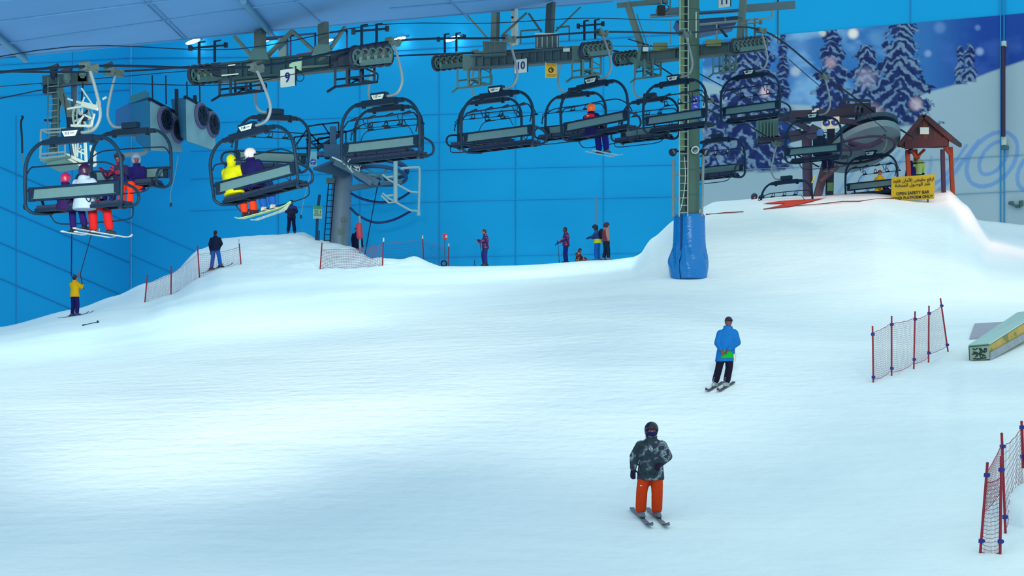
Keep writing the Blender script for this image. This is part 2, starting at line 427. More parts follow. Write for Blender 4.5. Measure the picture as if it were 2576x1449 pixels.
seam([(330,146),(700,143),(1300,110),(1760,82)], .05, par=wall_b)
# diagonal joints that continue on the back wall beside the corner
for s0 in (560, 640): seam([(330, s0), (470, s0 + 62), (520, s0 + 85)], .03, par=wall_b)

# mural printed on the back wall (flat print)
mpx = np.arange(1768, 3300, 2.0); mpy = np.arange(-60, 640, 1.8)
A_, B_ = np.meshgrid(mpx, mpy, indexing='ij')
top = 104 - (A_ - 1780) * (70 / 796)
def L_(c): return np.array(srgb(c))
cold = np.zeros(A_.shape + (3,))
def blend(mask, c):
    global cold
    mk = np.clip(mask, 0, 1)[..., None]; cold = cold * (1 - mk) + L_(c) * mk
n1 = fbm(A_ / 90, B_ / 60, 4, 1); n2 = fbm(A_ / 14, B_ / 11, 3, 2); n3 = fbm(A_ / 5, B_ / 5, 2, 5)
def ss(a, b, x):
    t = np.clip((x - a) / (b - a), 0, 1); return t * t * (3 - 2 * t)
cold[:] = L_((50, 112, 174))
blend(ss(.42, .68, n1) * ss(2330, 2050, A_), (110, 165, 205))
blend(ss(1960, 2030, A_) * ss(2060, 2000, A_) * .35, (130, 180, 215))
blend(ss(2290, 2480, A_) * .9, (22, 60, 144))
blend(ss(.5, .75, n1) * ss(2300, 2400, A_) * .35, (70, 110, 190))
# far snow hills
hill = np.interp(A_, [1760, 1800, 1900, 1990, 2060, 2200, 2260, 2340, 2430, 2576, 3300], [200, 215, 270, 262, 268, 300, 268, 232, 205, 152, 60])
blend(ss(-4, 4, B_ - hill + 5 * (n1 - .5)), (140, 174, 186))
blend(ss(-4, 4, B_ - hill) * (n1 - .3) * .5, (150, 186, 200))
# dark forest shade at the left foot of the print
low = np.interp(A_, [1760, 1850, 1930, 1990, 2010], [452, 430, 412, 360, 330])
blend(ss(3, -3, B_ - low) * ss(250, 300, B_) * ss(2012, 1985, A_ + 20 * (n2 - .5)) * ss(1775, 1800, A_ + 30 * n1), (26, 62, 128))
def tree(cx, w, y0, y1, snow, dark=(30, 50, 104)):
    t = (B_ - y0) / (y1 - y0); half = w * (.30 + .70 * np.clip(t, 0, 1)) * (1 + .30 * np.sin(B_ / 7.5 + cx) * .6)
    edge = half + w * .55 * (n2 - .5) + w * .25 * (n3 - .5)
    mk = ss(3, -3, np.abs(A_ - cx) - edge) * (t > -.02) * (ss(1.03, .97, t + .05 * (n2 - .5)))
    blend(mk, dark)
    blend(mk * ss(.40, .60, n2) * .6, (20, 32, 76))
    wob = fbm(A_ / 12, B_ / 12, 2, 21 + int(cx)) * 16; per = 11 + 7 * np.clip(t, 0, 1) * (w / 60)
    tier = .5 + .5 * np.sin((B_ - .5 * np.abs(A_ - cx) + wob) * 2 * math.pi / per)
    sn = .42 * fbm(A_ / 18 + cx, B_ / 14, 3, int(cx)) + .20 * fbm(A_ / 5, B_ / 3.5, 3, 11 + int(cx)) + .38 * tier
    blend(mk * ss(snow - .07, snow + .12, sn) * (.50 + .35 * n3), (120, 158, 184))
tree(1905, 85, 80, 420, .60); tree(1868, 92, 90, 430, .57); tree(1800, 40, 240, 440, .50)
tree(2094, 52, 66, 300, .60); tree(2182, 58, 118, 300, .50); tree(2266, 84, 50, 315, .55)
tree(2416, 17, 118, 212, .5); tree(2440, 22, 112, 206, .5); tree(1970, 18, 60, 250, .6)
for cx, cy, r, c, s in ((2147,85,14,(235,230,215),.95),(2070,84,10,(210,225,220),.7),(1925,232,13,(225,200,210),.8),(2090,158,16,(200,180,190),.5),(2465,130,11,(150,180,215),.7),
                        (2002,180,14,(190,205,210),.6),(2190,300,40,(205,190,195),.55),(2305,262,18,(205,190,200),.6),(2335,135,10,(140,175,210),.6),(2365,70,16,(110,150,205),.5),
                        (2460,70,8,(120,160,210),.5),(2180,195,26,(170,170,190),.4),(1765,150,9,(120,170,210),.5)):
    blend(ss(r * 1.3, r * .4, np.hypot(A_ - cx, B_ - cy)) * s, c)
def stroke(pts, w, c=(98, 146, 198), s=.85):
    dmin = np.full(A_.shape, 1e9)
    for (x0, y0), (x1, y1) in zip(pts, pts[1:]):
        dx, dy = x1 - x0, y1 - y0; t = np.clip(((A_ - x0) * dx + (B_ - y0) * dy) / (dx * dx + dy * dy), 0, 1)
        dmin = np.minimum(dmin, np.hypot(A_ - x0 - t * dx, B_ - y0 - t * dy))
    blend(ss(w * 1.15, w * .8, dmin + 2.5 * (n3 - .5)) * s, c)
def oval(cx, cy, a, b, rot, w, t0=0, t1=360):
    pts = []
    for k in range(41):
        t = R(t0 + (t1 - t0) * k / 40); x = a * math.cos(t); y = b * math.sin(t)
        pts.append((cx + x * math.cos(rot) - y * math.sin(rot), cy + x * math.sin(rot) + y * math.cos(rot)))
    stroke(pts, w)
oval(2496, 401, 78, 52, R(-50), 5.5); oval(2499, 398, 47, 27, R(-54), 5.0)
stroke([(2352, 462), (2375, 448), (2410, 398), (2432, 366)], 4.5); stroke([(2345, 500), (2380, 462), (2420, 410), (2463, 356)], 6)
stroke([(2335, 455), (2341, 420), (2344, 395)], 4.5, s=.5)
for x0, y0, x1, y1 in ((2110,485,2170,392),(2140,490,2200,392),(2180,480,2262,380),(2215,470,2285,380),(1975,520,2030,445),(2000,520,2045,455),(2060,505,2090,440),(2235,500,2300,402)):
    stroke([(x0, y0), ((x0+x1)/2+4, (y0+y1)/2), (x1, y1)], 4.2, s=.6)
oval(2610, 430, 60, 42, R(-50), 5.5)
wallc = alb((30, 130, 205))
cold = cold / np.array(TINT) / 1.0
cold = np.clip(cold, .004, .9)
inside = (B_ > top)
mv = np.zeros(A_.shape + (3,)); U_ = (A_ - CX) / F; Y_ = 100.87 / (1 + .47 * U_)
mv[..., 0] = U_ * Y_ + WN.x * .05; mv[..., 1] = Y_ + WN.y * .05; mv[..., 2] = (HY - np.maximum(B_, top)) * Y_ / F
rgba = np.ones(A_.shape + (4,)); rgba[..., :3] = cold
nx, ny = A_.shape; idx = np.arange(nx * ny).reshape(nx, ny)
qs = np.stack([idx[:-1, :-1], idx[1:, :-1], idx[1:, 1:], idx[:-1, 1:]], -1)[(inside[:-1, 1:] | inside[1:, 1:])].reshape(-1, 4)
mural = link('mural_print', np_mesh('mural_print', mv.reshape(-1, 3), qs, rgba.reshape(-1, 4)), attr_mat('printed_mural'), wall_b)
mural['label'] = 'printed snowy forest mural with looping ski tracks'

# ceiling: sloped panels at upper left, lit grey blue
def ceil_pt(px, py):
    u = (px - CX) / F; r = (HY - py) / F; y = 6.92 / (r - .236 * u - .10); return V((u * y, y, r * y))
CEILM = mat('ceiling_panel_grey', raw=(.085, .265, .55), rough=.75, var=.07, scale=.6)
edge_l = [(-900, 238), (-300, 179), (0, 149), (320, 116), (640, 82), (940, 57), (1240, 31), (1540, 5), (1660, -5)]
E = [ceil_pt(*p) for p in edge_l]
mb = MB()
top_p = [ceil_pt(p[0], p[1] - 340) for p in edge_l]
for k in range(len(E) - 1):
    mb.prism([E[k], E[k + 1], top_p[k + 1], top_p[k]], (0, 0, 1), .25)
ceil = tag(mb.build('ceiling', CEILM, smooth=False), kind='structure')
CJ = mat('ceiling_joint', raw=(.08, .24, .46), rough=.7); CP = mat('ceiling_pipe', raw=(.03, .17, .32), rough=.5)
def cseam(p, q, w, m, name='joint_strip', dz=-.02, tube=False):
    a_, b_ = ceil_pt(*p), ceil_pt(*q); a_.z += dz; b_.z += dz; mb = MB()
    if tube: mb.tube([a_, b_], w, 10)
    else: mb.bar(a_, b_, w, .03)
    return mb.build(name, m, ceil, smooth=tube)
for p, q in (((0,52),(420,0)),((0,110),(560,28)),((560,28),(760,0)),((0,145),(640,80)),((640,80),(1540,3)),((0,0),(60,-8)),((980,20),(1240,-2)),((360,0),(462,98)),((375,0),(470,96)),((745,0),(835,80)),((1130,0),(1180,50))):
    cseam(p, q, .018, CJ)
cseam((612,-8),(688,84), .075, CP, 'conduit', -.1, True); cseam((-20,70),(64,140), .075, CP, 'conduit', -.1, True)
# ------------------------------------------------------------------ chairlift
M_DARK = mat('lift_dark_steel', (4, 38, 66), rough=.6, spec=.2)
M_FRAME = mat('chair_frame_steel', (6, 46, 74), rough=.55, spec=.2)
M_STEEL = mat('lift_green_steel', (62, 112, 118), rough=.55)
M_PALE = mat('lift_pale_steel', (120, 150, 160), rough=.5)
M_BEAM = mat('cross_beam_steel', (26, 68, 84), rough=.6)
M_BACK = mat('backrest_panel', (82, 130, 142), rough=.6)
M_SEAT = mat('seat_pad_dark', (22, 40, 76), rough=.7)
M_PLATE = mat('plate_white', (188, 226, 226), rough=.4, var=.03)
M_INK = mat('navy_lettering', (12, 26, 120), rough=.5, var=.02)
M_RUB = mat('sheave_rubber', (14, 34, 62), rough=.5)
M_WHITE = mat('white_steel', (196, 228, 222), rough=.4, var=.05)
M_OLIVE = mat('olive_steel', (80, 110, 112), rough=.6)
TV = V((.574, .819, .22)).normalized(); RV = V((.819, -.574, 0))

def arch_pts(w, z0, z1, r, y=-.12):
    pts = [V((-w, y, z0)), V((-w - .01, y, (z0 + z1 - r) / 2)), V((-w, y, z1 - r))]
    for k in range(1, 8):
        a = R(180 - 90 * k / 8); pts.append(V((-w + r + r * math.cos(a), y, z1 - r + r * math.sin(a))))
    pts.append(V((-w + r, y, z1))); pts.append(V((w - r, y, z1)))
    for k in range(1, 8):
        a = R(90 - 90 * k / 8); pts.append(V((w - r + r * math.cos(a), y, z1 - r + r * math.sin(a))))
    pts += [V((w, y, z1 - r)), V((w + .01, y, (z0 + z1 - r) / 2)), V((w, y, z0))]
    return pts
def make_chair(bar):
    """quad chair, X sideways, Y towards travel, origin at the seat; bar: 'up', 'down' or 'arch'"""
    t = thing('lift_chair', '', 'chairlift chair')
    mb = MB(); mb.tube(arch_pts(1.2, .2, 1.42, .62), .042, 8)
    for s in (-1, 1):
        mb.tube(cat_rom([(s*1.2, -.12, .22), (s*1.19, -.13, .06), (s*1.1, -.05, -.05), (s*.98, .15, -.06), (s*.92, .42, -.03)], 4), .038, 8)
    mb.build('frame', M_FRAME, t)
    for s in (-1, 1):
        mb = MB(); mb.tube(cat_rom([(s*1.2, -.1, .42), (s*1.2, .14, .40), (s*1.21, .40, .33), (s*1.21, .50, .20), (s*1.18, .48, .06), (s*1.1, .38, .0), (s*1.0, .15, -.02)], 4), .032, 8)
        mb.build('armrest', M_FRAME, t)
    mb = MB(); mb.box((0, -.12, 1.40), (1.06, .13, .15)); mb.box((-.62, -.12, 1.385), (.22, .1, .10)); mb.box((.62, -.12, 1.385), (.22, .1, .10))
    for s in (-1, 1): mb.box((s * .5, -.12, 1.31), (.08, .08, .06))
    mb.build('top_beam', M_DARK, t)
    mb = MB(); mb.box((.0, -.12, 1.56), (.46, .16, .15)); hs = mb.build('clamp_housing', M_FRAME, t)
    mb = MB(); mb.prism([(-.19, -.21, 1.575), (.2, -.21, 1.575), (.14, -.21, 1.46), (-.13, -.21, 1.46)], (0, -1, 0), .015)
    pl = mb.build('number_plate', M_PLATE, hs, smooth=False)
    mb = MB(); mb.tube(cat_rom([(.1, -.12, 1.54), (.38, -.12, 1.53), (.56, -.11, 1.60), (.66, -.08, 1.80), (.64, -.05, 2.05), (.52, -.02, 2.45), (.38, 0, 2.84)], 5),
        [.034]*8 + [.036]*23, 8); mb.build('hanger_arm', M_PALE, t)
    mb = MB(); mb.box((.36, 0, 2.88), (.16, .42, .12)); mb.cyl((.36, .16, 2.93), (1, 0, 0), .07, .2, 12); mb.cyl((.36, -.16, 2.93), (1, 0, 0), .07, .2, 12)
    mb.build('cable_grip', M_OLIVE, t)
    tl = Matrix.Rotation(R(-9), 3, 'X')
    mb = MB(); mb.box((0, -.09, .32), (2.1, .03, .21), tl); bk = mb.build('backrest', M_BACK, t)
    mb = MB(); mb.box((0, -.09, .445), (2.2, .055, .045)); mb.box((0, -.07, .195), (2.2, .05, .04))
    for s in (-1, 1): mb.box((s * 1.07, -.09, .32), (.13, .06, .30))
    mb.build('backrest_rail', M_DARK, bk)
    for k in range(4):
        mb = MB(); x = -.78 + k * .52; mb.box((x, .24, .06), (.5, .46, .07)); mb.box((x, .46, .055), (.48, .06, .1)); mb.build('seat_pad', M_SEAT, t)
    mb = MB(); mb.box((0, .02, -.005), (2.12, .07, .07)); mb.box((0, .44, -.005), (2.12, .06, .06))
    for x in (-1.0, -.52, 0, .52, 1.0): mb.box((x, .23, -.01), (.05, .44, .04))
    mb.build('seat_frame', M_DARK, t)
    for x in (-.25, .28, .85):
        mb = MB(); mb.tube(cat_rom([(x, -.07, .2), (x, -.05, .14), (x + .05, -.03, .09), (x + .1, -.05, .14), (x + .1, -.07, .2)], 3), .012, 6); mb.build('strap_loop', M_DARK, t)
    if bar == 'up':
        mb = MB(); mb.tube(cat_rom([(1.04, -.04, .56), (1.06, .02, .85), (.96, .06, 1.02), (.8, .08, 1.08), (0, .1, 1.08), (-1.05, .1, 1.06), (-1.15, .04, 1.0), (-1.2, -.1, .8)], 5), .018, 6)
        sb = mb.build('safety_bar', M_DARK, t)
        for x in (-.95, -.42, .12, .66):
            mb = MB(); mb.cap((x - .09, .1, 1.075), (x + .1, .1, 1.10), .028, .045, 8); mb.build('grip_handle', M_RUB, sb)
        for x in (-.62, .45):
            mb = MB(); mb.tube([(x - .07, .1, 1.06), (x - .01, .12, .88), (x + .06, .12, .87), (x + .09, .1, 1.06)], .013, 6); mb.build('hook', M_DARK, sb)
        mb = MB(); mb.tube(cat_rom([(-.95, .36, .55), (-.9, .44, .74), (-.72, .5, .83), (.3, .5, .84), (.95, .5, .84)], 4), .012, 6)
        fr = mb.build('footrest_bar', M_DARK, t)
        fz, up = .84, 1
    else:
        z = .93 if bar == 'arch' else .98
        mb = MB(); mb.tube(cat_rom([(-1.18, -.08, z - .16), (-1.12, -.02, z - .03), (-.95, .1, z), (.4, .14, z), (.75, .2, z - .06), (.96, .3, z - .24), (1.06, .3, .5)], 5), .018, 6)
        mb.build('safety_bar', M_DARK, t)
        mb = MB(); mb.tube(cat_rom([(-1.05, .46, .1), (-1.03, .55, -.1), (-.85, .62, -.24), (0, .64, -.26), (.85, .62, -.24), (1.03, .55, -.1), (1.05, .46, .1)], 4), .015, 6)
        fr = mb.build('footrest_bar', M_DARK, t); fz = .80
        if bar == 'down':
            mb = MB(); mb.tube(cat_rom([(-1.1, .2, .5), (-1.02, .3, .72), (-.8, .34, .78), (.8, .34, .80), (1.02, .3, .74), (1.1, .2, .5)], 4), .011, 6)
            mb.build('lap_bar', M_DARK, t)
    yy = .5 if bar == 'up' else .34
    if bar != 'arch':
        for x in (-.72, -.2, .34, .84):
            mb = MB(); mb.tube(cat_rom([(x - .09, yy, fz), (x - .1, yy, fz + .10), (x - .05, yy, fz + .16), (x, yy, fz + .12), (x + .04, yy, fz)], 3), .013, 6)
            mb.box((x, yy, fz + .01), (.16, .05, .05)); mb.build('rest_loop', M_DARK, fr)
    return t
def copy_tree(o, parent=None):
    c = o.copy(); COL.objects.link(c)
    if parent: c.parent = parent
    for ch in list(o.children): copy_tree(ch, c)
    return c
YA = -math.atan2(TV.x, TV.y)
def LOS(px): return math.degrees(math.atan((px - CX) / F))
protos = {k: make_chair(k) for k in ('up', 'arch', 'down')}; used = set()
CHAIRS = {}
def chair(key, px, py, d, roll, kind, label, group, flip=False, num=None, roty=0, g2=None):
    o = protos[kind]
    if kind in used: o = copy_tree(o)
    used.add(kind)
    o.location = P(px, py, d)
    M = Matrix.Rotation(YA + (math.pi if flip else 0) + R(roty - LOS(px)), 4, 'Z') @ Matrix.Rotation(R(-roll), 4, 'Y')
    o.rotation_mode = 'XYZ'; o.rotation_euler = M.to_euler()
    o['label'] = label; o['group'] = group; CHAIRS[key] = Matrix.Translation(o.location) @ M
    if num:
        hs = [c_ for c_ in o.children if c_.name.startswith('clamp_housing')][0]
        pl = [c_ for c_ in hs.children if c_.name.startswith('number_plate')][0]
        me = text_mesh(num, .085, .003, bold=.002)
        y = -.231
        me.transform(Matrix.Translation((-.055, y, 1.52)) @ Matrix.Rotation(R(90), 4, 'X')); 
        mb = MB(); mb.box((.075, y, 1.52), (.09, .008, .012)); m2 = mb.mesh('dash')
        import bmesh
        bb = bmesh.new(); bb.from_mesh(me); bb.from_mesh(m2); bb.to_mesh(me); bb.free()
        link('lettering', me, M_INK, hs)
    return o
GA = 'quad chairs going up the lift'; GB = 'quad chairs coming down the lift'
chair('A1', 193, 521, 41.7, 1, 'arch', 'nearest chair at far left carrying a child and a white-jacketed skier', GA, num='111')
chair('A2', 652, 484, 46.5, 9, 'arch', 'tilted chair carrying a neon yellow hood and a white helmet', GA, num='114')
chair('A3', 964, 397, 50.5, 1, 'up', 'empty uphill chair hanging above the drag lift column, just right of sign 9', GA, num='117')
chair('A4', 1257, 368, 54.5, 1, 'up', 'empty uphill chair hanging beneath white sign 10', GA, num='121')
chair('A5', 1503, 334, 58.5, 4, 'arch', 'uphill chair with one orange-helmeted rider', GA, num='123')
chair('A6', 1703, 321, 62.5, 1, 'up', 'empty uphill chair passing in front of the padded green pylon', GA, num='85')
chair('A7', 1892, 297, 67, 0, 'up', 'empty uphill chair in front of the tall printed tree, right of the pylon', GA, num='87')
chair('A8', 2050, 400, 71, -1, 'arch', 'uphill chair below the goggle sign with a dark-clad rider', GA, num='90')
chair('A9', 2196, 486, 77, 0, 'up', 'uphill chair with yellow-jacketed rider beside the yellow safety sign', GA, num='91')
chair('B1', 322, 470, 50, 0, 'arch', 'downhill chair at left carrying two riders in red and navy', GB, True, roty=0)
chair('B2', 674, 424, 54, 6, 'down', 'empty downhill chair hidden behind the neon yellow rider', GB, True)
chair('B3', 971, 392, 58, 0, 'down', 'downhill chair right behind the empty chair above the drag lift column', GB, True)
chair('B4', 1226, 365, 62, 0, 'down', 'downhill chair overlapped by the chair beneath sign 10', GB, True)
chair('B5', 1442, 345, 65, 0, 'down', 'downhill chair just left of the orange-helmeted rider', GB, True)
chair('B6', 1630, 352, 69, 0, 'down', 'downhill chair between orange-helmeted rider and the green pylon', GB, True)
chair('B7', 1800, 448, 73, 0, 'down', 'downhill chair low behind the pylon, against the printed trees', GB, True)
chair('B8', 1974, 548, 77, 0, 'down', 'downhill chair sinking behind the red platform edge with two helmets', GB, True)
def grip(k):
    return CHAIRS[k] @ V((.36, 0, 2.93))

# ------------------------------------------------------------------ cables
def cable(pts, r, label, nm='haul_cable', m=M_DARK, cat='cable', grp=None):
    mb = MB(); mb.tube(pts, r, 6); return tag(mb.build(nm, m), label, cat, grp)
gA = [grip(k) for k in ('A1', 'A2', 'A3', 'A4', 'A5', 'A6', 'A7', 'A8', 'A9')]
gA[1] = V((gA[1].x, gA[1].y, gA[1].z))
startA = P(-260, 206, 34)
endA = P(2296, 345, 76)
cable(cat_rom([startA] + gA + [endA], 6), .032, 'near dark haul cable carrying the uphill chairs')
gB = [grip(k) for k in ('B1', 'B2', 'B3', 'B4', 'B5', 'B6', 'B7', 'B8')]
startB = P(-260, 176, 44); endB = P(2060, 420, 79)
cable(cat_rom([startB] + gB + [endB], 6), .028, 'far dark haul cable carrying the downhill chairs')
for dz, lab in ((.55, 'thin signal cable running just above the near haul cable'), (-.28, 'thin signal cable running just below the near haul cable')):
    cable(cat_rom([p + V((-.5, .7, dz * 1)) for p in ([startA + V((0, 0, -.4))] + gA[:7])], 5), .013, lab, 'signal_cable')
cable(cat_rom([P(-60, 222, 52), P(120, 208, 56), P(500, 176, 60)], 5), .014, 'thin signal cable ending at the sheave train left of sign 9', 'signal_cable')
cable(cat_rom([P(1730, 170, 70), P(1900, 262, 72), P(2010, 330, 74)], 5), .02, 'dark stay cable crossing the tall printed tree', 'stay_cable')
cable(cat_rom([P(1985, 150, 68), P(2090, 238, 71), P(2200, 305, 74), P(2230, 332, 75)], 4), .014, 'thin cable running down to the top wheel', 'signal_cable')

# ------------------------------------------------------------------ lift heads 9, 10, 11
def sheave_train(par, c, n, r, up=None, sp=.36, face=RV):
    """wheels in a row along the cable; par thing; c = centre under the cable"""
    for k in range(n):
        q = c + TV * ((k - (n - 1) / 2) * sp); mb = MB(); mb.ring(q, RV, r - .04, .05, 22, 6); mb.cyl(q, RV, r - .05, .07, 20)
        s = mb.build('sheave_wheel', M_RUB, par, world=True)
        mb = MB(); mb.ring(q + RV * .05, RV, r * .62, .025, 18, 5); mb.cyl(q + RV * .02, RV, r * .22, .16, 10)
        for a in range(4):
            an = R(45 + 90 * a); dr = TV * math.cos(an) + V((0, 0, 1)) * math.sin(an); mb.bar(q + RV * .05 + dr * r * .2, q + RV * .05 + dr * r * .75, .05, .03)
        off = par.location; me = mb.mesh('rim', False, off); link('wheel_rim', me, M_OLIVE if k % 2 else M_STEEL, s)
    L = n * sp
    m2 = MB(); m2.bar(c - TV * L * .4 + RV * .14 - V((0, 0, r * .5)), c + TV * L * .4 + RV * .14 - V((0, 0, r * .5)), .07, .14)
    for k in range(n):
        q = c + TV * ((k - (n - 1) / 2) * sp); m2.bar(q + RV * .14, q + RV * .14 + V((0, 0, -r * .5)), .05, .07)
    m2.build('sheave_carrier', M_STEEL, par, world=True)
def catch_bars(par, c, m=M_DARK):
    mb = MB(); a = c + V((0, 0, .34)); mb.tube([a - TV * .66, a + TV * .66], .03, 6)
    for s in (-.35, .25):
        mb.tube([a + TV * s + V((0, 0, -.42)), a + TV * s + V((0, 0, .14))], .04, 6); mb.tube([a + TV * s + V((0, 0, .13)), a + TV * (s + .22) + V((0, 0, .14))], .025, 6)
    for s in (-.68, .68): mb.box(a + TV * s, (.1, .1, .13))
    mb.build('cable_catcher', m, par, world=True)
def walkway(par, c, side, L=1.5, drop=.75, m=M_DARK):
    """hanging tube catwalk below a sheave train; side +1 = runs up the hill first"""
    mb = MB(); D = V((0, 0, -1)); r = .035
    a = c - TV * L / 2; b = c + TV * L / 2; w = RV * .38
    for p in (a, c, b):
        mb.bar(p, p + D * drop, .06); mb.bar(p + w, p + w + D * drop, .06); mb.bar(p + D * drop, p + w + D * drop, .05)
    for dd in (drop, drop * .62):
        mb.bar(a + D * dd, b + D * dd, .05); mb.bar(a + w + D * dd, b + w + D * dd, .05)
    mb.bar(b + D * drop, b + TV * .6 + D * drop, .06); mb.tube(cat_rom([b + TV * .6 + D * drop, b + TV * .62 + D * (drop * .6), b + TV * .45 + D * .2, b + D * .05], 4), .022, 6)
    mb.bar(a + D * drop, a - TV * .3 + D * (drop + .1), .05); mb.tube(cat_rom([c + D * drop, c + TV * .3 + D * (drop * .8), c + TV * .55 + D * drop * .9, b + D * drop * .3], 4), .02, 6)
    mb.bar(c + D * drop * .62, c + TV * .5 + w + D * drop, .05)
    g = mb.build('catwalk_rail', m, par, world=True)
    mb = MB()
    for k in range(7):
        q = a + TV * (L * (k + .5) / 7) + D * (drop + .02); mb.bar(q, q + w, .09, .02)
    mb.build('catwalk_grating', m, par, world=True)
def girder(par, a, b, h, w, m=M_BEAM, ribs=7):
    mb = MB(); d = (b - a).normalized(); u = V((0, 0, 1))
    mb.bar(a, b, w * .45, h); mb.bar(a + u * h / 2, b + u * h / 2, w, .05); mb.bar(a - u * h / 2, b - u * h / 2, w, .05)
    for k in range(ribs):
        q = a + (b - a) * ((k + .5) / ribs); mb.bar(q - u * h / 2, q + u * h / 2, w * .85, .05, up=d)
    return mb.build('cross_girder', m, par, world=True)
def number_sign(par, c, s, txt, h=None):
    h = h or s; up = V((0, 0, 1)); mb = MB(); mb.box((0, 0, 0), (s, .04, h))
    RR = Matrix.Rotation(-math.atan2(.574, .819), 3, 'Z'); m2 = MB(); m2.add([RR @ V(v) + c for v in mb.v], mb.f); p = m2.build('number_sign', M_PLATE, par, smooth=False, world=True)
    p['label'] = 'white sign reading ' + txt
    mb = MB()
    for a in (-1, 1): mb.bar(c + RV * (a * s * .5) + up * (h * .62), c + RV * (a * s * .5) - up * h * .5, .035)
    mb.build('sign_bracket', M_DARK, par, world=True)
    off = par.location; me = text_mesh(txt, h * .80, .004, bold=.006)
    M = frame_mat(c - TV * .03 - off, RV, up); me.transform(M @ Matrix.Translation((0, 0, .002))); link('lettering', me, M_INK, par)
def post(par, p0, p1, w, m=M_OLIVE, name='hanger_post'):
    mb = MB(); mb.bar(p0, p1, w * .55, w, up=RV); mb.bar(p0 + TV * w * .3, p1 + TV * w * .3, w, .04, up=TV); mb.bar(p0 - TV * w * .3, p1 - TV * w * .3, w, .04, up=TV)
    return mb.build(name, m, par, world=True)
def brace(par, p0, p1, w=.12, m=M_OLIVE):
    mb = MB(); mb.bar(p0, p1, w, w * .7); return mb.build('brace', m, par, world=True)

def head9():
    a = P(520, 180, 52); b = P(930, 142, 49.5)
    t = thing('sheave_bridge', 'dark ceiling-hung sheave bridge with white sign 9', 'lift bridge', (a + b) / 2)
    girder(t, P(560, 184, 51.7), P(890, 150, 49.8), .42, .3, ribs=9)
    mb = MB(); mb.bar(P(600, 208, 51.6), P(700, 199, 50.9), .2, .05); mb.bar(P(762, 171, 50.4), P(832, 166, 50), .22, .05); mb.build('cable_tray', M_OLIVE, t, world=True)
    mb = MB(); mb.prism([P(758, 145, 50.2), P(756, 178, 50.2), P(745, 172, 50.2), P(727, 168, 50.2), P(728, 162, 50.2), P(744, 150, 50.2)], TV, .05); mb.build('gusset_plate', mat('gusset', (132, 190, 170)), t, world=True)
    sheave_train(t, P(522, 186, 52), 5, .27, sp=.24); sheave_train(t, P(934, 141, 49.5), 5, .30, sp=.30)
    mb = MB()
    for q, w in ((P(600, 178, 51.6), .34), (P(640, 176, 51.3), .3), (P(850, 152, 50.0), .42)): mb.box(q, (.34, .34, w))
    for q, w in ((P(555, 176, 51.9), .3), (P(872, 148, 49.8), .4)): mb.box(q, (.4, .4, w))
    mb.build('yoke', M_DARK, t, world=True)
    mb = MB()
    for p_, q_ in (((506, 174, 51.7), (550, 172, 51.4)), ((574, 165, 51.3), (592, 163, 51.3)), ((558, 190, 51.3), (600, 186, 51.2))): mb.bar(P(*p_), P(*q_), .03, .03)
    mb.build('light_strip', M_WHITE, t, world=True)
    catch_bars(t, P(524, 150, 52)); catch_bars(t, P(932, 110, 49.5))
    walkway(t, P(592, 196, 51.6), 1, 1.2, .42); walkway(t, P(878, 168, 49.8), 1, 1.1, .46)
    number_sign(t, P(725, 196, 50.3), .50, '9', .44)
    mb = MB(); mb.tube(cat_rom([P(748, 178, 50), P(764, 190, 50), P(760, 203, 50), P(748, 203, 50), P(746, 190, 50)], 4), .012, 6); mb.build('wire_loop', M_DARK, t, world=True)
    post(t, P(655, 158, 51.0), P(654, 78, 51.2), .26); post(t, P(815, 150, 50.2), P(813, 60, 50.6), .24)
    for p_, q_ in (((640, 148, 51), (590, 92, 51.2)), ((672, 142, 51), (735, 78, 50.6)), ((735, 78, 50.6), (790, 128, 50.3)), ((832, 122, 50.2), (868, 68, 50.4))): brace(t, P(*p_), P(*q_), .11)
    for q in ((652, 138, 50.9), (812, 128, 50.1)):
        mb = MB(); mb.box(P(*q), (.55, .3, .3), taper=.6); mb.build('post_foot', M_STEEL, t, world=True)
    mb = MB()
    for p_, q_ in (((723, 92, 51), (723, 145, 51)), ((731, 91, 51), (731, 143, 51)), ((668, 96, 51.2), (796, 84, 51.2)), ((793, 84, 51.2), (793, 138, 51)), ((830, 82, 51), (874, 77, 51)), ((873, 77, 51), (873, 130, 51)), ((668, 100, 51.3), (700, 97, 51.3))):
        mb.bar(P(*p_), P(*q_), .045)
    mb.build('guard_frame', mat('guard_dark_blue', (16, 48, 120)), t, world=True)
    mb = MB(); mb.box(P(712, 118, 51.3), (.22, .12, .55)); mb.build('junction_cabinet', mat('cabinet_grey', (96, 156, 170)), t, world=True)
    mb = MB(); mb.bar(P(750, 142, 50.8), P(796, 136, 50.5), .12, .12); mb.build('red_pipe', mat('pipe_rust', (110, 60, 110)), t, world=True)
    return t
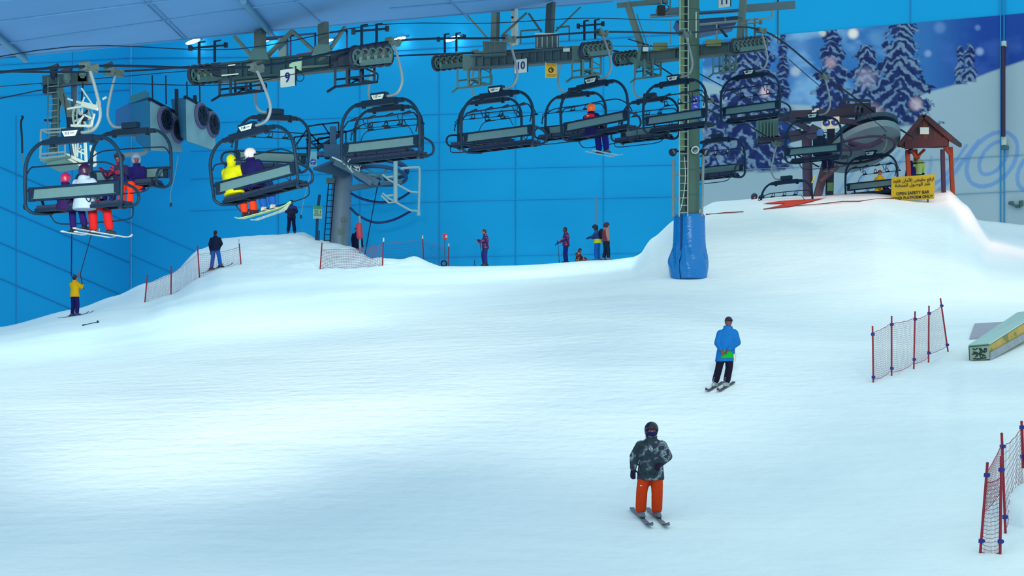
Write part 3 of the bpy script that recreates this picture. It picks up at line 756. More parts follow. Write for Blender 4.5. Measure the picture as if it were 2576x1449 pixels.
def head10():
    t = thing('sheave_bridge', 'grey-green ceiling-hung sheave bridge with white sign 10 and a yellow notice', 'lift bridge', P(1310, 150, 59.4))
    girder(t, P(1190, 158, 60.2), P(1460, 138, 58.7), .36, .35, m=mat('bridge_grey_green', (56, 92, 108)), ribs=14)
    for px, py in ((1245, 126), (1376, 106)):
        mb = MB(); q = P(px, py, 59.6); mb.box(q, (.7, .35, .40))
        bx = mb.build('post_box', mat('bridge_box', (58, 98, 112)), t, world=True)
        mb = MB(); mb.box(q + V((-.0, -.2, .2)), (.74, .1, .04)); 
        for k in range(5): mb.box(q + V((-.3 + .15 * k, -.2, 0)), (.02, .06, .38))
        me = mb.mesh('rib', False, t.location); link('rib_edge', me, M_WHITE if px > 1300 else M_OLIVE, bx)
    post(t, P(1245, 112, 59.7), P(1247, 22, 60.2), .22); post(t, P(1382, 92, 59.6), P(1386, 10, 60.2), .24)
    for p_, q_ in (((1228, 98, 59.7), (1160, 20, 60)), ((1262, 90, 59.7), (1325, 32, 59.5)), ((1362, 80, 59.8), (1330, 34, 60)), ((1398, 78, 59.6), (1460, 18, 59.8))): brace(t, P(*p_), P(*q_), .07)
    mb = MB(); mb.bar(P(1290, 22, 60.3), P(1291, 112, 60.1), .16, .1); mb.bar(P(1299, 22, 60.1), P(1300, 112, 60), .08, .1); lad = mb.build('perforated_rail', M_WHITE, t, world=True)
    mb = MB()
    for py in (44, 66, 88): mb.box(P(1289, py, 60.15), (.06, .05, .06))
    link('rail_hole', mb.mesh('h', False, t.location), M_DARK, lad)
    sheave_train(t, P(1128, 156, 60.6), 5, .25, sp=.3); sheave_train(t, P(1500, 124, 58.4), 6, .24, sp=.26)
    catch_bars(t, P(1136, 124, 60.4)); catch_bars(t, P(1486, 92, 58.3))
    mb = MB()
    for q in (P(1185, 158, 60.3), P(1460, 136, 58.7)): mb.box(q, (.5, .4, .42))
    mb.build('yoke', M_STEEL, t, world=True)
    walkway(t, P(1180, 170, 60.3), 1, 1.2, .58, M_STEEL); walkway(t, P(1462, 150, 58.7), 1, 1.0, .5, M_STEEL)
    number_sign(t, P(1311, 166, 58.9), .46, '10', .40)
    mb = MB()
    for p_, q_ in (((1310, 78, 59.9), (1310, 112, 59.9)), ((1310, 78, 59.9), (1362, 74, 59.8)), ((1400, 70, 59.6), (1432, 66, 59.5)), ((1432, 66, 59.5), (1432, 104, 59.5))): mb.bar(P(*p_), P(*q_), .045)
    mb.build('guard_frame', M_STEEL, t, world=True)
    # yellow notice
    c = P(1386, 176, 59.0); mb = MB(); mb.box(c, (.34, .03, .46)); ys = mb.build('notice_board', mat('sign_yellow', (212, 186, 10), rough=.5, var=.03), t, smooth=False, world=True); ys['label'] = 'yellow notice with a round symbol and small lines of writing'
    off = t.location
    mb = MB(); mb.ring(c + V((0, -.03, -.01)), (0, 1, 0), .065, .016, 20, 5); mb.bar(c + V((.01, -.03, .02)), c + V((.05, -.03, -.05)), .03, .02); link('round_symbol', mb.mesh('s', False, off), M_DARK, ys)
    mb = MB(); random.seed(4)
    for k, z in enumerate((.19, .165, .14, .115, -.13, -.155, -.18, -.2)):
        x = -.13
        while x < .13:
            w = random.uniform(.015, .05); mb.box(c + V((x + w / 2, -.018, z)), (w, .006, .009)); x += w + .012
    link('small_writing', mb.mesh('w', False, off), mat('sign_black', (40, 40, 30)), ys)['kind'] = 'stuff'
    # small switch box
    c = P(1425, 124, 58.6); mb = MB(); mb.box(c, (.2, .05, .14)); mb.build('switch_box', M_PLATE, t, world=True)
    return t
def head11():
    t = thing('sheave_bridge', 'sheave bridge crossing the tall green pylon, its left wheels above the empty gap', 'lift bridge', P(1733, 125, 67.5))
    girder(t, P(1600, 148, 68.2), P(1870, 118, 67.0), .36, .35, m=mat('bridge_olive', (66, 104, 112)), ribs=4)
    sheave_train(t, P(1574, 146, 68.2), 5, .25, sp=.3); sheave_train(t, P(1885, 112, 66.8), 8, .27, sp=.3)
    catch_bars(t, P(1890, 84, 66.7), M_OLIVE)
    walkway(t, P(1618, 150, 68), 1, 1.1, .62, M_STEEL); walkway(t, P(1810, 138, 66.9), 1, .9, .6, M_STEEL)
    mb = MB(); mb.bar(P(1590, 150, 68), P(1632, 168, 67.6), .25, .18); mb.bar(P(1612, 112, 68), P(1605, 170, 67.7), .12, .1); mb.box(P(1624, 122, 67.9), (.2, .1, .2)); mb.build('yoke', M_STEEL, t, world=True)
    mb = MB(); mb.box(P(1661, 118, 67.8), (.5, .1, .28)); mb.box(P(1795, 108, 67.0), (.5, .1, .22)); mb.build('side_plate', mat('olive_plate', (110, 134, 84)), t, world=True)
    mb = MB(); mb.box(P(1624, 124, 67.4), (.18, .05, .14)); mb.build('switch_box', M_PLATE, t, world=True)
    post(t, P(1614, 118, 68.2), P(1578, 8, 69.5), .2); mb = MB(); mb.bar(P(1552, 14, 69.5), P(1680, 2, 69.5), .16, .16); mb.bar(P(1628, 112, 68), P(1602, 36, 69.3), .03); mb.build('top_arm', M_OLIVE, t, world=True)
    post(t, P(1862, 96, 67.0), P(1872, -30, 68), .22)
    brace(t, P(1640, 116, 68), P(1580, 98, 68.4), .05, M_DARK); brace(t, P(1828, 92, 67), P(1804, 60, 67.6), .08, M_DARK)
    mb = MB(); mb.bar(P(1634, 40, 67.9), P(1634, 128, 67.9), .03); mb.bar(P(1687, 50, 67.9), P(1687, 112, 67.9), .03); mb.bar(P(1803, 60, 67.5), P(1803, 100, 67.4), .05); mb.build('suspension_rod', M_PALE, t, world=True)
    return t
head9(); head10(); head11()

# gantry platform at the top edge with sign 11
t = thing('ceiling_gantry', 'grey maintenance gantry at the top edge beside the pylon with white sign 11', 'gantry', P(1820, 40, 69))
MG = mat('gantry_grey', (48, 92, 142)); MG2 = mat('gantry_edge', (74, 112, 130))
mb = MB(); mb.prism([P(1636, 40, 69), P(1998, 18, 69), P(1998, 22, 71.5), P(1636, 46, 71.5)], (0, 0, 1), .06); mb.prism([P(1700, 52, 69.5), P(1860, 40, 69.5), P(1850, 62, 69.5), P(1760, 80, 69.5), P(1715, 74, 69.5)], (0, 1, 0), 1.2); mb.build('deck', MG, t, world=True)
mb = MB(); mb.bar(P(1868, 22, 68.8), P(2000, 12, 68.8), .12, .26); mb.bar(P(1650, 30, 68.8), P(1710, 26, 68.8), .1, .2); mb.build('edge_beam', MG2, t, world=True)
mb = MB(); mb.tube([P(1760, 62, 68.6), P(1930, 46, 68.6), P(1942, 44, 68.6), P(1944, 26, 68.6)], .04, 8); mb.tube([P(1634, 42, 68.8), P(1720, 36, 68.8)], .025, 6); mb.tube([P(1824, 42, 68.7), P(1825, 56, 68.7)], .03, 6); mb.build('handrail', M_PALE, t, world=True)
mb = MB(); mb.bar(P(1957, -30, 69.5), P(1957, 110, 72), .05); mb.bar(P(1686, 26, 69), P(1686, -20, 69), .05); mb.build('suspension_rod', M_STEEL, t, world=True)
number_sign(t, P(1823, 2, 67), .46, '11', .44)
# black floodlight hanging from the gantry
t = thing('hanging_floodlight', 'black box floodlight hanging at the top edge left of the pylon', 'floodlight', P(1665, 10, 66))
mb = MB(); mb.box(P(1663, 26, 66), (.26, .3, .28)); mb.box(P(1665, 36, 66), (.2, .22, .06)); mb.build('lamp_housing', mat('black_housing', (8, 8, 24)), t, world=True)
mb = MB(); mb.tube([P(1663, -15, 66), P(1663, 16, 66)], .03, 8); mb.build('mount_pole', M_PALE, t, world=True)
mb = MB(); mb.tube(cat_rom([P(1672, 30, 66), P(1682, 24, 66), P(1680, 14, 66), P(1668, 6, 66), P(1664, -10, 66)], 4), .014, 6); mb.build('cable', M_DARK, t, world=True)

# ------------------------------------------------------------------ pylon with ladder and blue padding
t = thing('pylon', 'tall grey-green steel pylon with a ladder, above the blue padding', 'pylon', on(1734, 67.3))
base = t.location.copy(); MPY = mat('pylon_green', (66, 108, 100), rough=.6, var=.2, scale=1.2); MPL = mat('pylon_light', (104, 150, 116), rough=.55)
def pp(px, py, d=67.3): return P(px, py, d)
mb = MB(); mb.tube([base + V((0, 0, -.4)), pp(1735, 300), pp(1733, -60)], .345, 24); mb.build('column', MPY, t, world=True)
mb = MB()
for py in (25, 172, 430, 492): q = pp(1734, py); mb.ring(q, (0, 0, 1), .35, .018, 24, 5)
mb.build('weld_band', M_STEEL, t, world=True)
mb = MB(); mb.bar(pp(1715, -60, 66.94), pp(1716, 380, 66.94), .18, .05, up=(0, 1, 0)); mb.build('pale_panel', MPL, t, world=True)
mb = MB(); mb.bar(pp(1725, -60, 66.9), pp(1726, 530, 66.9), .06, .05, up=(0, 1, 0)); mb.build('cable_duct', M_DARK, t, world=True)
mb = MB(); mb.bar(pp(1711, -60, 66.72), pp(1708.5, 545, 66.72), .035, .05, up=(0, 1, 0)); mb.bar(pp(1732, -60, 66.72), pp(1730, 545, 66.72), .035, .05, up=(0, 1, 0)); lad = mb.build('ladder', mat('ladder_pale', (150, 190, 180)), t, world=True)
py = -20
while py < 540:
    mb = MB(); q = (pp(1711 - 2.2 * py / 545, py, 66.72), pp(1732 - 2 * py / 545, py, 66.72)); mb.tube(q, .016, 6); link('rung', mb.mesh('rung', True, t.location), mat('ladder_pale'), lad); py += 18.5
for px_, x in ((1694, 1), (1767, 2)):
    mb = MB(); mb.tube([pp(px_ - (.5 if x == 1 else 2), 545, 67), pp(px_ + (.0 if x == 1 else 2.5), 400 if x == 1 else 388, 67)], .05, 8)
    if x == 1:
        for py in (440, 500): mb.bar(pp(1694, py, 67), pp(1712, py, 67.1), .05, .08)
    mb.build('conduit_pipe', M_PALE, t, world=True)
mb = MB(); mb.tube([pp(1751, 30, 66.9), pp(1751, 95, 66.9)], .02, 6); mb.tube(cat_rom([pp(1722, 395, 66.7), pp(1724, 450, 66.7), pp(1718, 500, 66.7), pp(1711, 530, 66.7)], 4), .012, 5); mb.build('loose_wire', M_WHITE, t, world=True)
# blue info sign on pylon
c = pp(1749.5, 259, 66.88); mb = MB(); mb.box(c, (.30, .03, .46)); sgn = mb.build('info_sign', mat('sign_blue', (16, 60, 190), rough=.5, var=.04), t, smooth=False, world=True); sgn['label'] = 'small blue sign with a white skier pictogram'
mb = MB(); o = c + V((0, -.025, 0))
for p_, q_ in (((-.06,.13),(.0,.06)),((.0,.06),(-.05,-.0)),((-.08,-.02),(.06,-.0)),((.02,.08),(.07,.03)),((-.07,-.13),(.07,-.15)),((-.03,-.1),(.03,-.11)),((-.08,.02),(-.02,.05))): mb.bar(o + V((p_[0], 0, p_[1])), o + V((q_[0], 0, q_[1])), .02, .01, up=(0, 1, 0))
mb.box(o + V((.02, 0, .15)), (.035, .01, .035)); link('pictogram', mb.mesh('pic', False, t.location), mat('pictogram_white', (190, 210, 235)), sgn)
# three lamps clamped on the pylon
for k, (px, py, w, h, m, lab) in enumerate(((1696, 381, .24, .3, M_RUB, 'dark floodlight clamped on the left side of the pylon'), (1747, 374, .25, .22, M_WHITE, 'round white-rimmed floodlight on the front of the pylon'), (1771, 381, .24, .22, M_RUB, 'dark floodlight clamped on the right side of the pylon'))):
    c = P(px, py, 66.7); tt = thing('floodlight', lab, 'floodlight', c); mb = MB(); ax = V((-.6 if k == 0 else (.1 if k == 1 else .8), -.8, -.45)).normalized()
    mb.cyl(c, ax, .07, w, 14, .13 if k != 1 else .13); mb.build('lamp_housing', m if k != 1 else M_STEEL, tt, world=True)
    mb = MB(); mb.ring(c + ax * w / 2, ax, .12, .022, 18, 5); mb.build('rim', m, tt, world=True)
    mb = MB(); mb.cyl(c + ax * (w / 2 - .01), ax, .11, .02, 16); mb.build('lens', M_PALE, tt, world=True)
    mb = MB(); mb.bar(c, P(1734, py, 67.05), .05); mb.build('bracket', M_DARK, tt, world=True)
# padding
t = thing('pylon_padding', 'crumpled shiny blue protective padding wrapped around the pylon foot', 'padding', on(1734, 67.3))
mp = bpy.data.materials.new('blue_vinyl'); mp.use_nodes = True; nt = mp.node_tree; b = nt.nodes['Principled BSDF']
b.inputs['Base Color'].default_value = alb((6, 126, 212)) + (1,); b.inputs['Roughness'].default_value = .24; b.inputs['Specular IOR Level'].default_value = .35
tc = nt.nodes.new('ShaderNodeTexCoord'); mpn = nt.nodes.new('ShaderNodeMapping'); mpn.inputs['Scale'].default_value = (2.2, 2.2, 5); mpn.inputs['Rotation'].default_value = (.3, .7, 0)
nz = nt.nodes.new('ShaderNodeTexNoise'); nz.inputs['Scale'].default_value = 1.6; nz.inputs['Detail'].default_value = 3; nz.inputs['Distortion'].default_value = 1.0
bp = nt.nodes.new('ShaderNodeBump'); bp.inputs['Strength'].default_value = .4; bp.inputs['Distance'].default_value = .05
nt.links.new(tc.outputs['Object'], mpn.inputs[0]); nt.links.new(mpn.outputs[0], nz.inputs[0]); nt.links.new(nz.outputs[0], bp.inputs['Height']); nt.links.new(bp.outputs[0], b.inputs['Normal'])
def pad_shell(a0, a1, name, z0f, z1=2.12, r0=.58, gap=0):
    n = 40; m_ = 34; vs = []; fs = []
    for j in range(m_ + 1):
        f = j / m_; z = z0f + (z1 - z0f) * f
        for i in range(n + 1):
            a = R(a0 + (a1 + (gap * min(1, f * 2.2)) - a0) * i / n); bulge = .10 * math.exp(-((f - .22) / .2) ** 2) * (1 + .6 * math.cos(a + 2.4)) - .08 * max(0, f - .1) * .3
            fold = .034 * math.sin(9 * a + 14 * f + 2 * math.sin(3 * a)) * math.exp(-((f - .30) / .16) ** 2) + .016 * math.sin(23 * a + 31 * f) * math.exp(-((f - .38) / .14) ** 2)
            r = r0 + bulge + fold - (.03 * f) - (.05 if f > .985 else 0)
            vs.append((r * math.cos(a), r * math.sin(a) * .9, z))
    for j in range(m_):
        for i in range(n): k = j * (n + 1) + i; fs.append((k, k + 1, k + n + 2, k + n + 1))
    mb = MB(); mb.add(vs, fs); o = mb.build(name, mp, t, auto=False)
    sd = o.modifiers.new('th', 'SOLIDIFY'); sd.thickness = .06; sd.offset = -1
    return o
pad_shell(-121, 100, 'padding_sheet', -.10); pad_shell(100, 235, 'padding_sheet', -.12, r0=.575, gap=3.5)
mb = MB(); mb.tube([(-.32, -.42, .0), (-.32, -.43, .9), (-.31, -.42, 2.08)], .03, 6); mb.build('padding_seam', mat('padding_shadow_seam', (8, 50, 130)), t)
# ------------------------------------------------------------------ left lift head with drag wheel and work cage
t = thing('drag_lift_bridge', 'left lift head with work cage and white spoked drag wheel', 'lift bridge', P(185, 300, 56))
def q_(px, py, d=56): return P(px, py, d)
MT = mat('tower_post_green', (40, 84, 96))
mb = MB(); mb.tube([q_(140, 208), q_(143, 260), q_(140, 300), q_(134, 385)], .12, 12); mb.build('hanger_post', MT, t, world=True)
mb = MB(); mb.tube([q_(187, 200, 56.6), q_(187, 390, 56.6)], .10, 12); mb.build('hanger_post', mat('post_grey_blue', (70, 104, 140)), t, world=True)
mb = MB(); mb.bar(q_(112, 206), q_(222, 196), .5, .26); mb.box(q_(214, 198), (.3, .5, .24)); mb.prism([q_(103, 214), q_(118, 203), q_(118, 217)], (0, 1, 0), .3); mb.prism([q_(229, 207), q_(215, 200), q_(215, 210)], (0, 1, 0), .3)
mb.build('cross_girder', M_BEAM, t, world=True)
mb = MB(); mb.bar(q_(187, 206, 56.4), q_(187, 200, 90), .2, .2); mb.build('wall_beam', MT, t, world=True)
mb = MB(); mb.bar(q_(148, 222), q_(184, 300), .16, .2); mb.build('brace', M_OLIVE, t, world=True)
mb = MB(); mb.tube([q_(121, 195, 55.6), q_(119, 420, 55.6)], .022, 6); mb.tube([q_(147, 195, 55.6), q_(145, 420, 55.6)], .022, 6); lad = mb.build('ladder', M_STEEL, t, world=True)
for k in range(13):
    y = 218 + 15.5 * k; mb = MB(); mb.tube([q_(120.8, y, 55.6), q_(146.6, y - 2, 55.6)], .014, 6); link('rung', mb.mesh('r', True, t.location), M_PALE, lad)
for px, py, w, mm in ((135, 172, 1, M_RUB), (168, 180, .9, M_RUB), (207, 168, 1.1, M_RUB), (270, 168, 1.0, M_RUB)):
    c = q_(px, py, 55.2 if px < 260 else 54); tt = thing('uplight', {135: 'leftmost dark uplight above the left lift head', 168: 'second dark uplight from the left above the left lift head', 207: 'third uplight, on the tallest bracket above the left lift head', 270: 'uplight standing alone on the haul cable right of the left lift head'}[px], 'floodlight', c)
    mb = MB(); mb.prism([c + V(v) for v in ((-.17, -.12, .02), (.0, -.12, -.07), (.1, -.12, -.03), (.14, -.12, .13), (.02, -.12, .07))], (0, 1, 0), .24); mb.build('lamp_housing', mm, tt, world=True)
    mb = MB(); h = 40 if px < 260 else 16; mb.cyl(c + V((.0, 0, -.14)), (0, 0, 1), .10, .22, 10); mb.bar(c + V((0, 0, -.2)), P(px, py + h * .7, c.y), .1); mb.build('lamp_stand', M_STEEL if px != 135 else M_DARK, tt, world=True)
# cage
mb = MB(); A0 = [q_(101, 400, 55), q_(162, 388, 55), q_(212, 408, 56.2), q_(152, 420, 56.2)]
mb.prism(A0, (0, 0, -1), .05); mb.prism([q_(118, 406, 55.3), q_(165, 398, 55.3), q_(205, 414, 56), q_(150, 422, 56)], (0, 0, -1), .12); mb.build('cage_floor', mat('cage_grating', (84, 140, 140), var=.4, scale=30), t, world=True)
mb = MB(); r = .028
cage = [((103,327),(163,323)), ((103,327),(101,398)), ((163,323),(164,392)), ((163,323),(178,331)), ((101,388),(164,382)), ((101,398),(164,392)), ((178,331),(180,345)), ((103,327),(120,334)), ((120,334),(178,331))]
for a, b in cage: mb.tube([q_(a[0], a[1], 55), q_(b[0], b[1], 55)], r, 6)
mb.build('cage_rail', M_PALE, t, world=True)
mb = MB()
for a, b, w in (((164,388),(218,412),.09), ((164,395),(205,417),.06), ((214,355),(217,412),.07), ((190,362),(192,392),.04), ((182,358),(190,396),.05), ((196,360),(195,395),.03), ((196,380),(214,388),.05), ((196,372),(213,378),.03), ((203,365),(205,400),.03)): mb.bar(q_(a[0], a[1], 55.4), q_(b[0], b[1], 55.4), w)
mb.build('cage_ladder', M_WHITE, t, world=True)
mb = MB(); mb.tube(cat_rom([q_(228,366,55.2), q_(231,378,55.2), q_(237,388,55.2), q_(238,402,55.2), q_(240,413,55.2), q_(234,417,55.2), q_(226,412,55.2)], 5), [.04,.04,.045,.05,.06,.05,.05,.06,.08,.08,.07,.07,.05,.05,.05,.05,.05,.04,.04,.04,.04,.05,.05,.04,.04,.04,.04,.04,.04,.04,.04][:31], 8); mb.build('ice_covered_hose', M_WHITE, t, world=True)
# wheel
wc = q_(205, 297, 55.2); ax = V((.92, -.39, .0)).normalized()
mb = MB(); mb.ring(wc, ax, .40, .032, 32, 8); mb.ring(wc + ax * .12, ax, .39, .022, 32, 6); wh = mb.build('drag_wheel', mat('wheel_pale', (150, 190, 190)), t, world=True)
u = ax.orthogonal().normalized(); w_ = ax.cross(u)
for k in range(9):
    an = 2 * math.pi * k / 9; mb = MB(); mb.bar(wc, wc + (u * math.cos(an) + w_ * math.sin(an)) * .39, .045); link('spoke', mb.mesh('s', False, t.location), M_WHITE if k % 3 else M_DARK, wh)
mb = MB(); mb.cyl(wc, ax, .09, .3, 14); link('hub', mb.mesh('h', False, t.location), M_DARK, wh)
mb = MB()
for a, b, w in (((169,274),(206,268),.05), ((206,262),(246,272),.14), ((192,256),(246,270),.06), ((178,316),(229,317),.06), ((194,314),(212,289),.05), ((212,289),(233,299),.05), ((233,299),(229,317),.05), ((238,286),(229,316),.04), ((212,244),(206,262),.03), ((205,222),(232,262),.04), ((258,250),(268,244),.05), ((170,248),(183,253),.05)): mb.bar(q_(a[0], a[1], 54.7), q_(b[0], b[1], 54.7), w, w)
mb.ell(q_(248, 261, 54.7), (.07, .05, .12)); mb.build('wheel_guard', M_WHITE, t, world=True)
mb = MB(); mb.box(q_(184, 310), (.3, .3, .3)); mb.box(q_(186, 335), (.22, .22, .5)); mb.box(q_(127, 228), (.36, .3, .2)); mb.box(q_(131, 303), (.42, .2, .05)); mb.box(q_(118, 228), (.12, .1, .14)); mb.bar(q_(209, 210), q_(206, 252), .05); mb.build('gear_box', M_DARK, t, world=True)
mb = MB(); mb.tube([q_(160, 235, 55), q_(170, 320, 55), q_(178, 395, 55)], .012, 5); mb.build('control_wire', M_DARK, t, world=True)
# ropes with hooks hanging from above
for k, (pts, lab) in enumerate((([(56,290,55),(52,308,55),(56,380,55),(61,455,55),(62,520,55)], 'thin pull rope hanging at far left of the near chair'), ([(448,392,80),(440,440,80),(428,490,80),(430,515,80)], 'thin white pull rope dangling below the fan units'), ([(790,400,85),(772,470,85),(761,520,85),(757,545,85)], 'thin white pull rope dangling beside the man in navy cap'))):
    tt = thing('pull_rope', lab, 'rope', P(*pts[0])); mb = MB(); mb.tube(cat_rom([P(*p) for p in pts], 5), .014, 5); mb.build('rope', M_PALE if k else M_STEEL, tt, world=True)
    mb = MB(); mb.ell(P(*pts[-1]), (.05, .05, .09)); mb.build('weight', M_RUB, tt, world=True)
    if k == 0: mb = MB(); mb.tube(cat_rom([P(54,292,55), P(58,295,55), P(53,308,55), P(55,345,55), P(56,385,55)], 4), .03, 6); mb.build('hose_end', M_DARK, tt, world=True)

# ------------------------------------------------------------------ fan units on the left wall
MF1 = mat('fan_casing', (54, 128, 170), rough=.5); MF2 = mat('fan_face_frosted', (112, 168, 186), rough=.5, var=.25, scale=2); MFD = mat('fan_grille', (10, 26, 62))
def fan_unit(pts, fans, back, label, ids):
    d = 82
    t = thing('fan_unit', label, 'cooling unit', P(*pts[2], d))
    f = [P(px, py, d + dd) for (px, py), dd in zip(pts, (-1.2, .9, .9, -1.2))]
    b = [P(px, py, d + 2.0) for px, py in back]
    mb = MB(); o = len(mb.v); mb.add(f + b, [(0,1,2,3),(7,6,5,4),(0,4,5,1),(1,5,6,2),(2,6,7,3),(3,7,4,0)]); mb.build('casing', [MF1], t, smooth=False, world=True)
    n = (f[1] - f[0]).cross(f[3] - f[0]).normalized()
    if n.y > 0: n = -n
    mb = MB(); cc = sum(f, V((0, 0, 0))) / 4; mb.prism([cc + (q - cc) * .985 + n * .01 for q in f], n, .06); mb.build('front_panel', MF2, t, smooth=False, world=True)
    ux = (f[1] - f[0]).normalized(); uy = n.cross(ux).normalized()
    for (px, py) in fans:
        r = .46; ray = P(px, py, 1.0); c = ray * (f[0].dot(n) / ray.dot(n)) + n * .12
        mb = MB(); mb.ring(c, n, r, .10, 26, 8); fo = mb.build('fan_shroud', mat('shroud_mauve', (72, 84, 130)), t, world=True)
        mb = MB(); mb.cyl(c - n * .0, n, r * .93, .12, 24); link('fan_opening', mb.mesh('o', False, t.location), MFD, fo)
        mb = MB()
        for a in range(6):
            an = a * R(60); dr = ux * math.cos(an) + uy * math.sin(an); pr = uy * math.cos(an) - ux * math.sin(an)
            mb.prism([c + n * .07 + dr * .1 - pr * .05, c + n * .07 + dr * r * .85 - pr * .16, c + n * .09 + dr * r * .85 + pr * .16, c + n * .09 + dr * .1 + pr * .05], n, .015)
        link('fan_blade', mb.mesh('b', False, t.location), M_RUB, fo)
        mb = MB()
        for rr in (.3, .6, .9): mb.ring(c + n * .13, n, r * rr, .012, 20, 4)
        link('wire_guard', mb.mesh('g', False, t.location), M_DARK, fo)
    mb = MB(); mb.bar(f[0] + V((0, -.1, 0)), f[1] + V((0, -.1, 0)), .12); mb.build('top_rail', M_DARK, t, world=True)
    mb = MB()
    for i in ids: mb.bar(P(i[0], i[1], d + .5), P(i[0] + 1, i[2], d + .5), .14 if i[3] else .05)
    mb.build('hanger_rod', M_DARK, t, world=True)
    return t
fan_unit([(376,250),(450,289),(456,384),(378,380)], [(409,302),(440,328)], [(330,262),(405,262),(410,376),(330,344)], 'frosted twin-fan cooling unit on the left, nearer the two-rider chair', ((444,224,288,1),(417,190,262,0),(383,190,252,0)))
fan_unit([(466,245),(533,282),(540,380),(468,356)], [(500,292),(528,314)], [(430,250),(495,255),(505,352),(440,330)], 'frosted twin-fan cooling unit on the right, closer to lift head 9', ((490,240,258,1),(470,205,246,0),(502,205,262,0)))
t = thing('duct_pipe', 'bent pale pipe below the left fan unit', 'pipe', P(368, 380, 82))
mb = MB(); mb.tube(cat_rom([P(370, 330, 83), P(369, 370, 83), P(362, 384, 83), P(340, 388, 83), P(290, 392, 83)], 5), .1, 8); mb.build('pipe', M_PALE, t, world=True)
mb = MB(); mb.prism([P(330, 344, 83.2), P(376, 338, 83.2), P(376, 378, 83.2), P(350, 362, 83.2)], (0, 1, 0), .3); mb.build('drip_tray', MF1, t, world=True)
t = thing('air_duct', 'blue sheet-metal duct sloping along the wall left of the fan units', 'duct', P(330, 300, 86))
mb = MB(); mb.add([P(290,277,85), P(375,232,85), P(375,340,85), P(290,345,85), P(290,277,88), P(375,232,88), P(375,340,88), P(290,345,88)], [(0,1,2,3),(7,6,5,4),(0,4,5,1),(1,5,6,2),(2,6,7,3),(3,7,4,0)]); mb.build('duct_body', mat('duct_blue', (20, 108, 178)), t, smooth=False, world=True)
mb = MB(); mb.bar(P(330, 252, 84.8), P(372, 236, 84.8), .25, .3); mb.build('duct_flange', mat('duct_teal', (30, 122, 150)), t, world=True)
# uplights of the hall: bright ellipses
LAMPM = emit('lamp_glow', (1.0, .96, 1.0), 14)
for k, (px, py, lab) in enumerate(((495,107,'glowing wall lamp furthest left, below the ceiling edge'), (676,103,'glowing wall lamp beside the left post of lift head 9'), (838,104,'small glowing wall lamp behind the right brace of lift head 9'), (1010,102,'glowing wall lamp just right of lift head 9'), (1146,100,'glowing wall lamp between lift heads 9 and 10'))):
    s = .5 if k == 2 else 1.0; c = on_back(px, py, .35); tt = thing('wall_lamp', lab, 'lamp', c); rot = Matrix.Rotation(R(-17), 3, 'Y')
    mb = MB(); mb.ell(c + V((0, -.08, -.03)), (.42 * s, .12, .10 * s), rot, 16, 8); mb.build('lamp_lens', LAMPM, tt, world=True)
    mb = MB(); mb.ell(c + V((.02, .06, .03)), (.40 * s, .13, .08 * s), rot, 16, 8); mb.bar(c + V((.2 * s, .1, .08)), c + V((1.0 * s, .2, .42 * s)), .07, .07); mb.build('lamp_arm', mat('lamp_arm_blue', (30, 90, 140)), tt, world=True)

# ------------------------------------------------------------------ drag lift station (grey column)
t = thing('drag_lift_station', 'grey round column carrying a drag lift wheel, ladder and rail cage', 'drag lift', on(853, 99))
def s_(px, py, d=99): return P(px, py, d)
MC = mat('column_galvanised', (112, 146, 170), rough=.45, var=.15, scale=.8); MG_ = mat('station_steel', (66, 112, 140), rough=.5)
mb = MB(); mb.tube([t.location + V((0, 0, -.8)), s_(857, 520), s_(862, 440)], [.54, .52, .50], 28); mb.build('column', MC, t, world=True)
mb = MB(); mb.add([s_(788, 428, 97), s_(850, 404, 97), s_(905, 428, 97), s_(868, 448, 97), s_(788, 422, 100), s_(850, 396, 101), s_(905, 420, 101), s_(868, 440, 100)], [(0,1,2,3),(7,6,5,4),(0,4,5,1),(1,5,6,2),(2,6,7,3),(3,7,4,0)]); mb.build('platform', mat('station_deck', (22, 74, 108)), t, smooth=False, world=True)
mb = MB(); mb.bar(s_(842, 408, 96.5), s_(952, 462, 96.5), .5, .3); mb.bar(s_(870, 420, 96), s_(935, 462, 96), .2, .25); mb.bar(s_(880, 474, 97), s_(955, 463, 97), .3, .25); mb.bar(s_(955, 463, 96.6), s_(1010, 458, 97), .2, .15); mb.build('support_arm', MG_, t, world=True)
wc = s_(957, 442, 99)
def ering(mb, c, a, b, tr, tilt=0.0, n=44):
    pts = []
    for k in range(n):
        an = 2 * math.pi * k / n; x = a * math.cos(an); y = b * math.sin(an); pts.append(c + V((x, -y * .95, x * math.tan(tilt) + y * .10)))
    mb.tube(pts, tr, 8, closed=True)
mb = MB(); ering(mb, wc, 1.28, 1.28 * 1.6, .10, R(-3)); bw = mb.build('bull_wheel', mat('bull_wheel_blue', (52, 88, 132)), t, world=True)
mb = MB(); ering(mb, wc + V((0, 0, .35)), 1.32, 1.32 * 1.6, .13, R(-3)); link('wheel_cover_rim', mb.mesh('r', False, t.location), mat('cover_blue', (48, 84, 128)), bw)
for k in range(7):
    an = 2 * math.pi * k / 7 + .3; mb = MB(); mb.bar(wc, wc + V((1.25 * math.cos(an), -1.25 * 1.6 * .95 * math.sin(an), .12 * math.sin(an) - .05 * math.cos(an))), .12, .05); link('spoke', mb.mesh('s', False, t.location), mat('spoke_green', (110, 176, 180)), bw)
mb = MB()
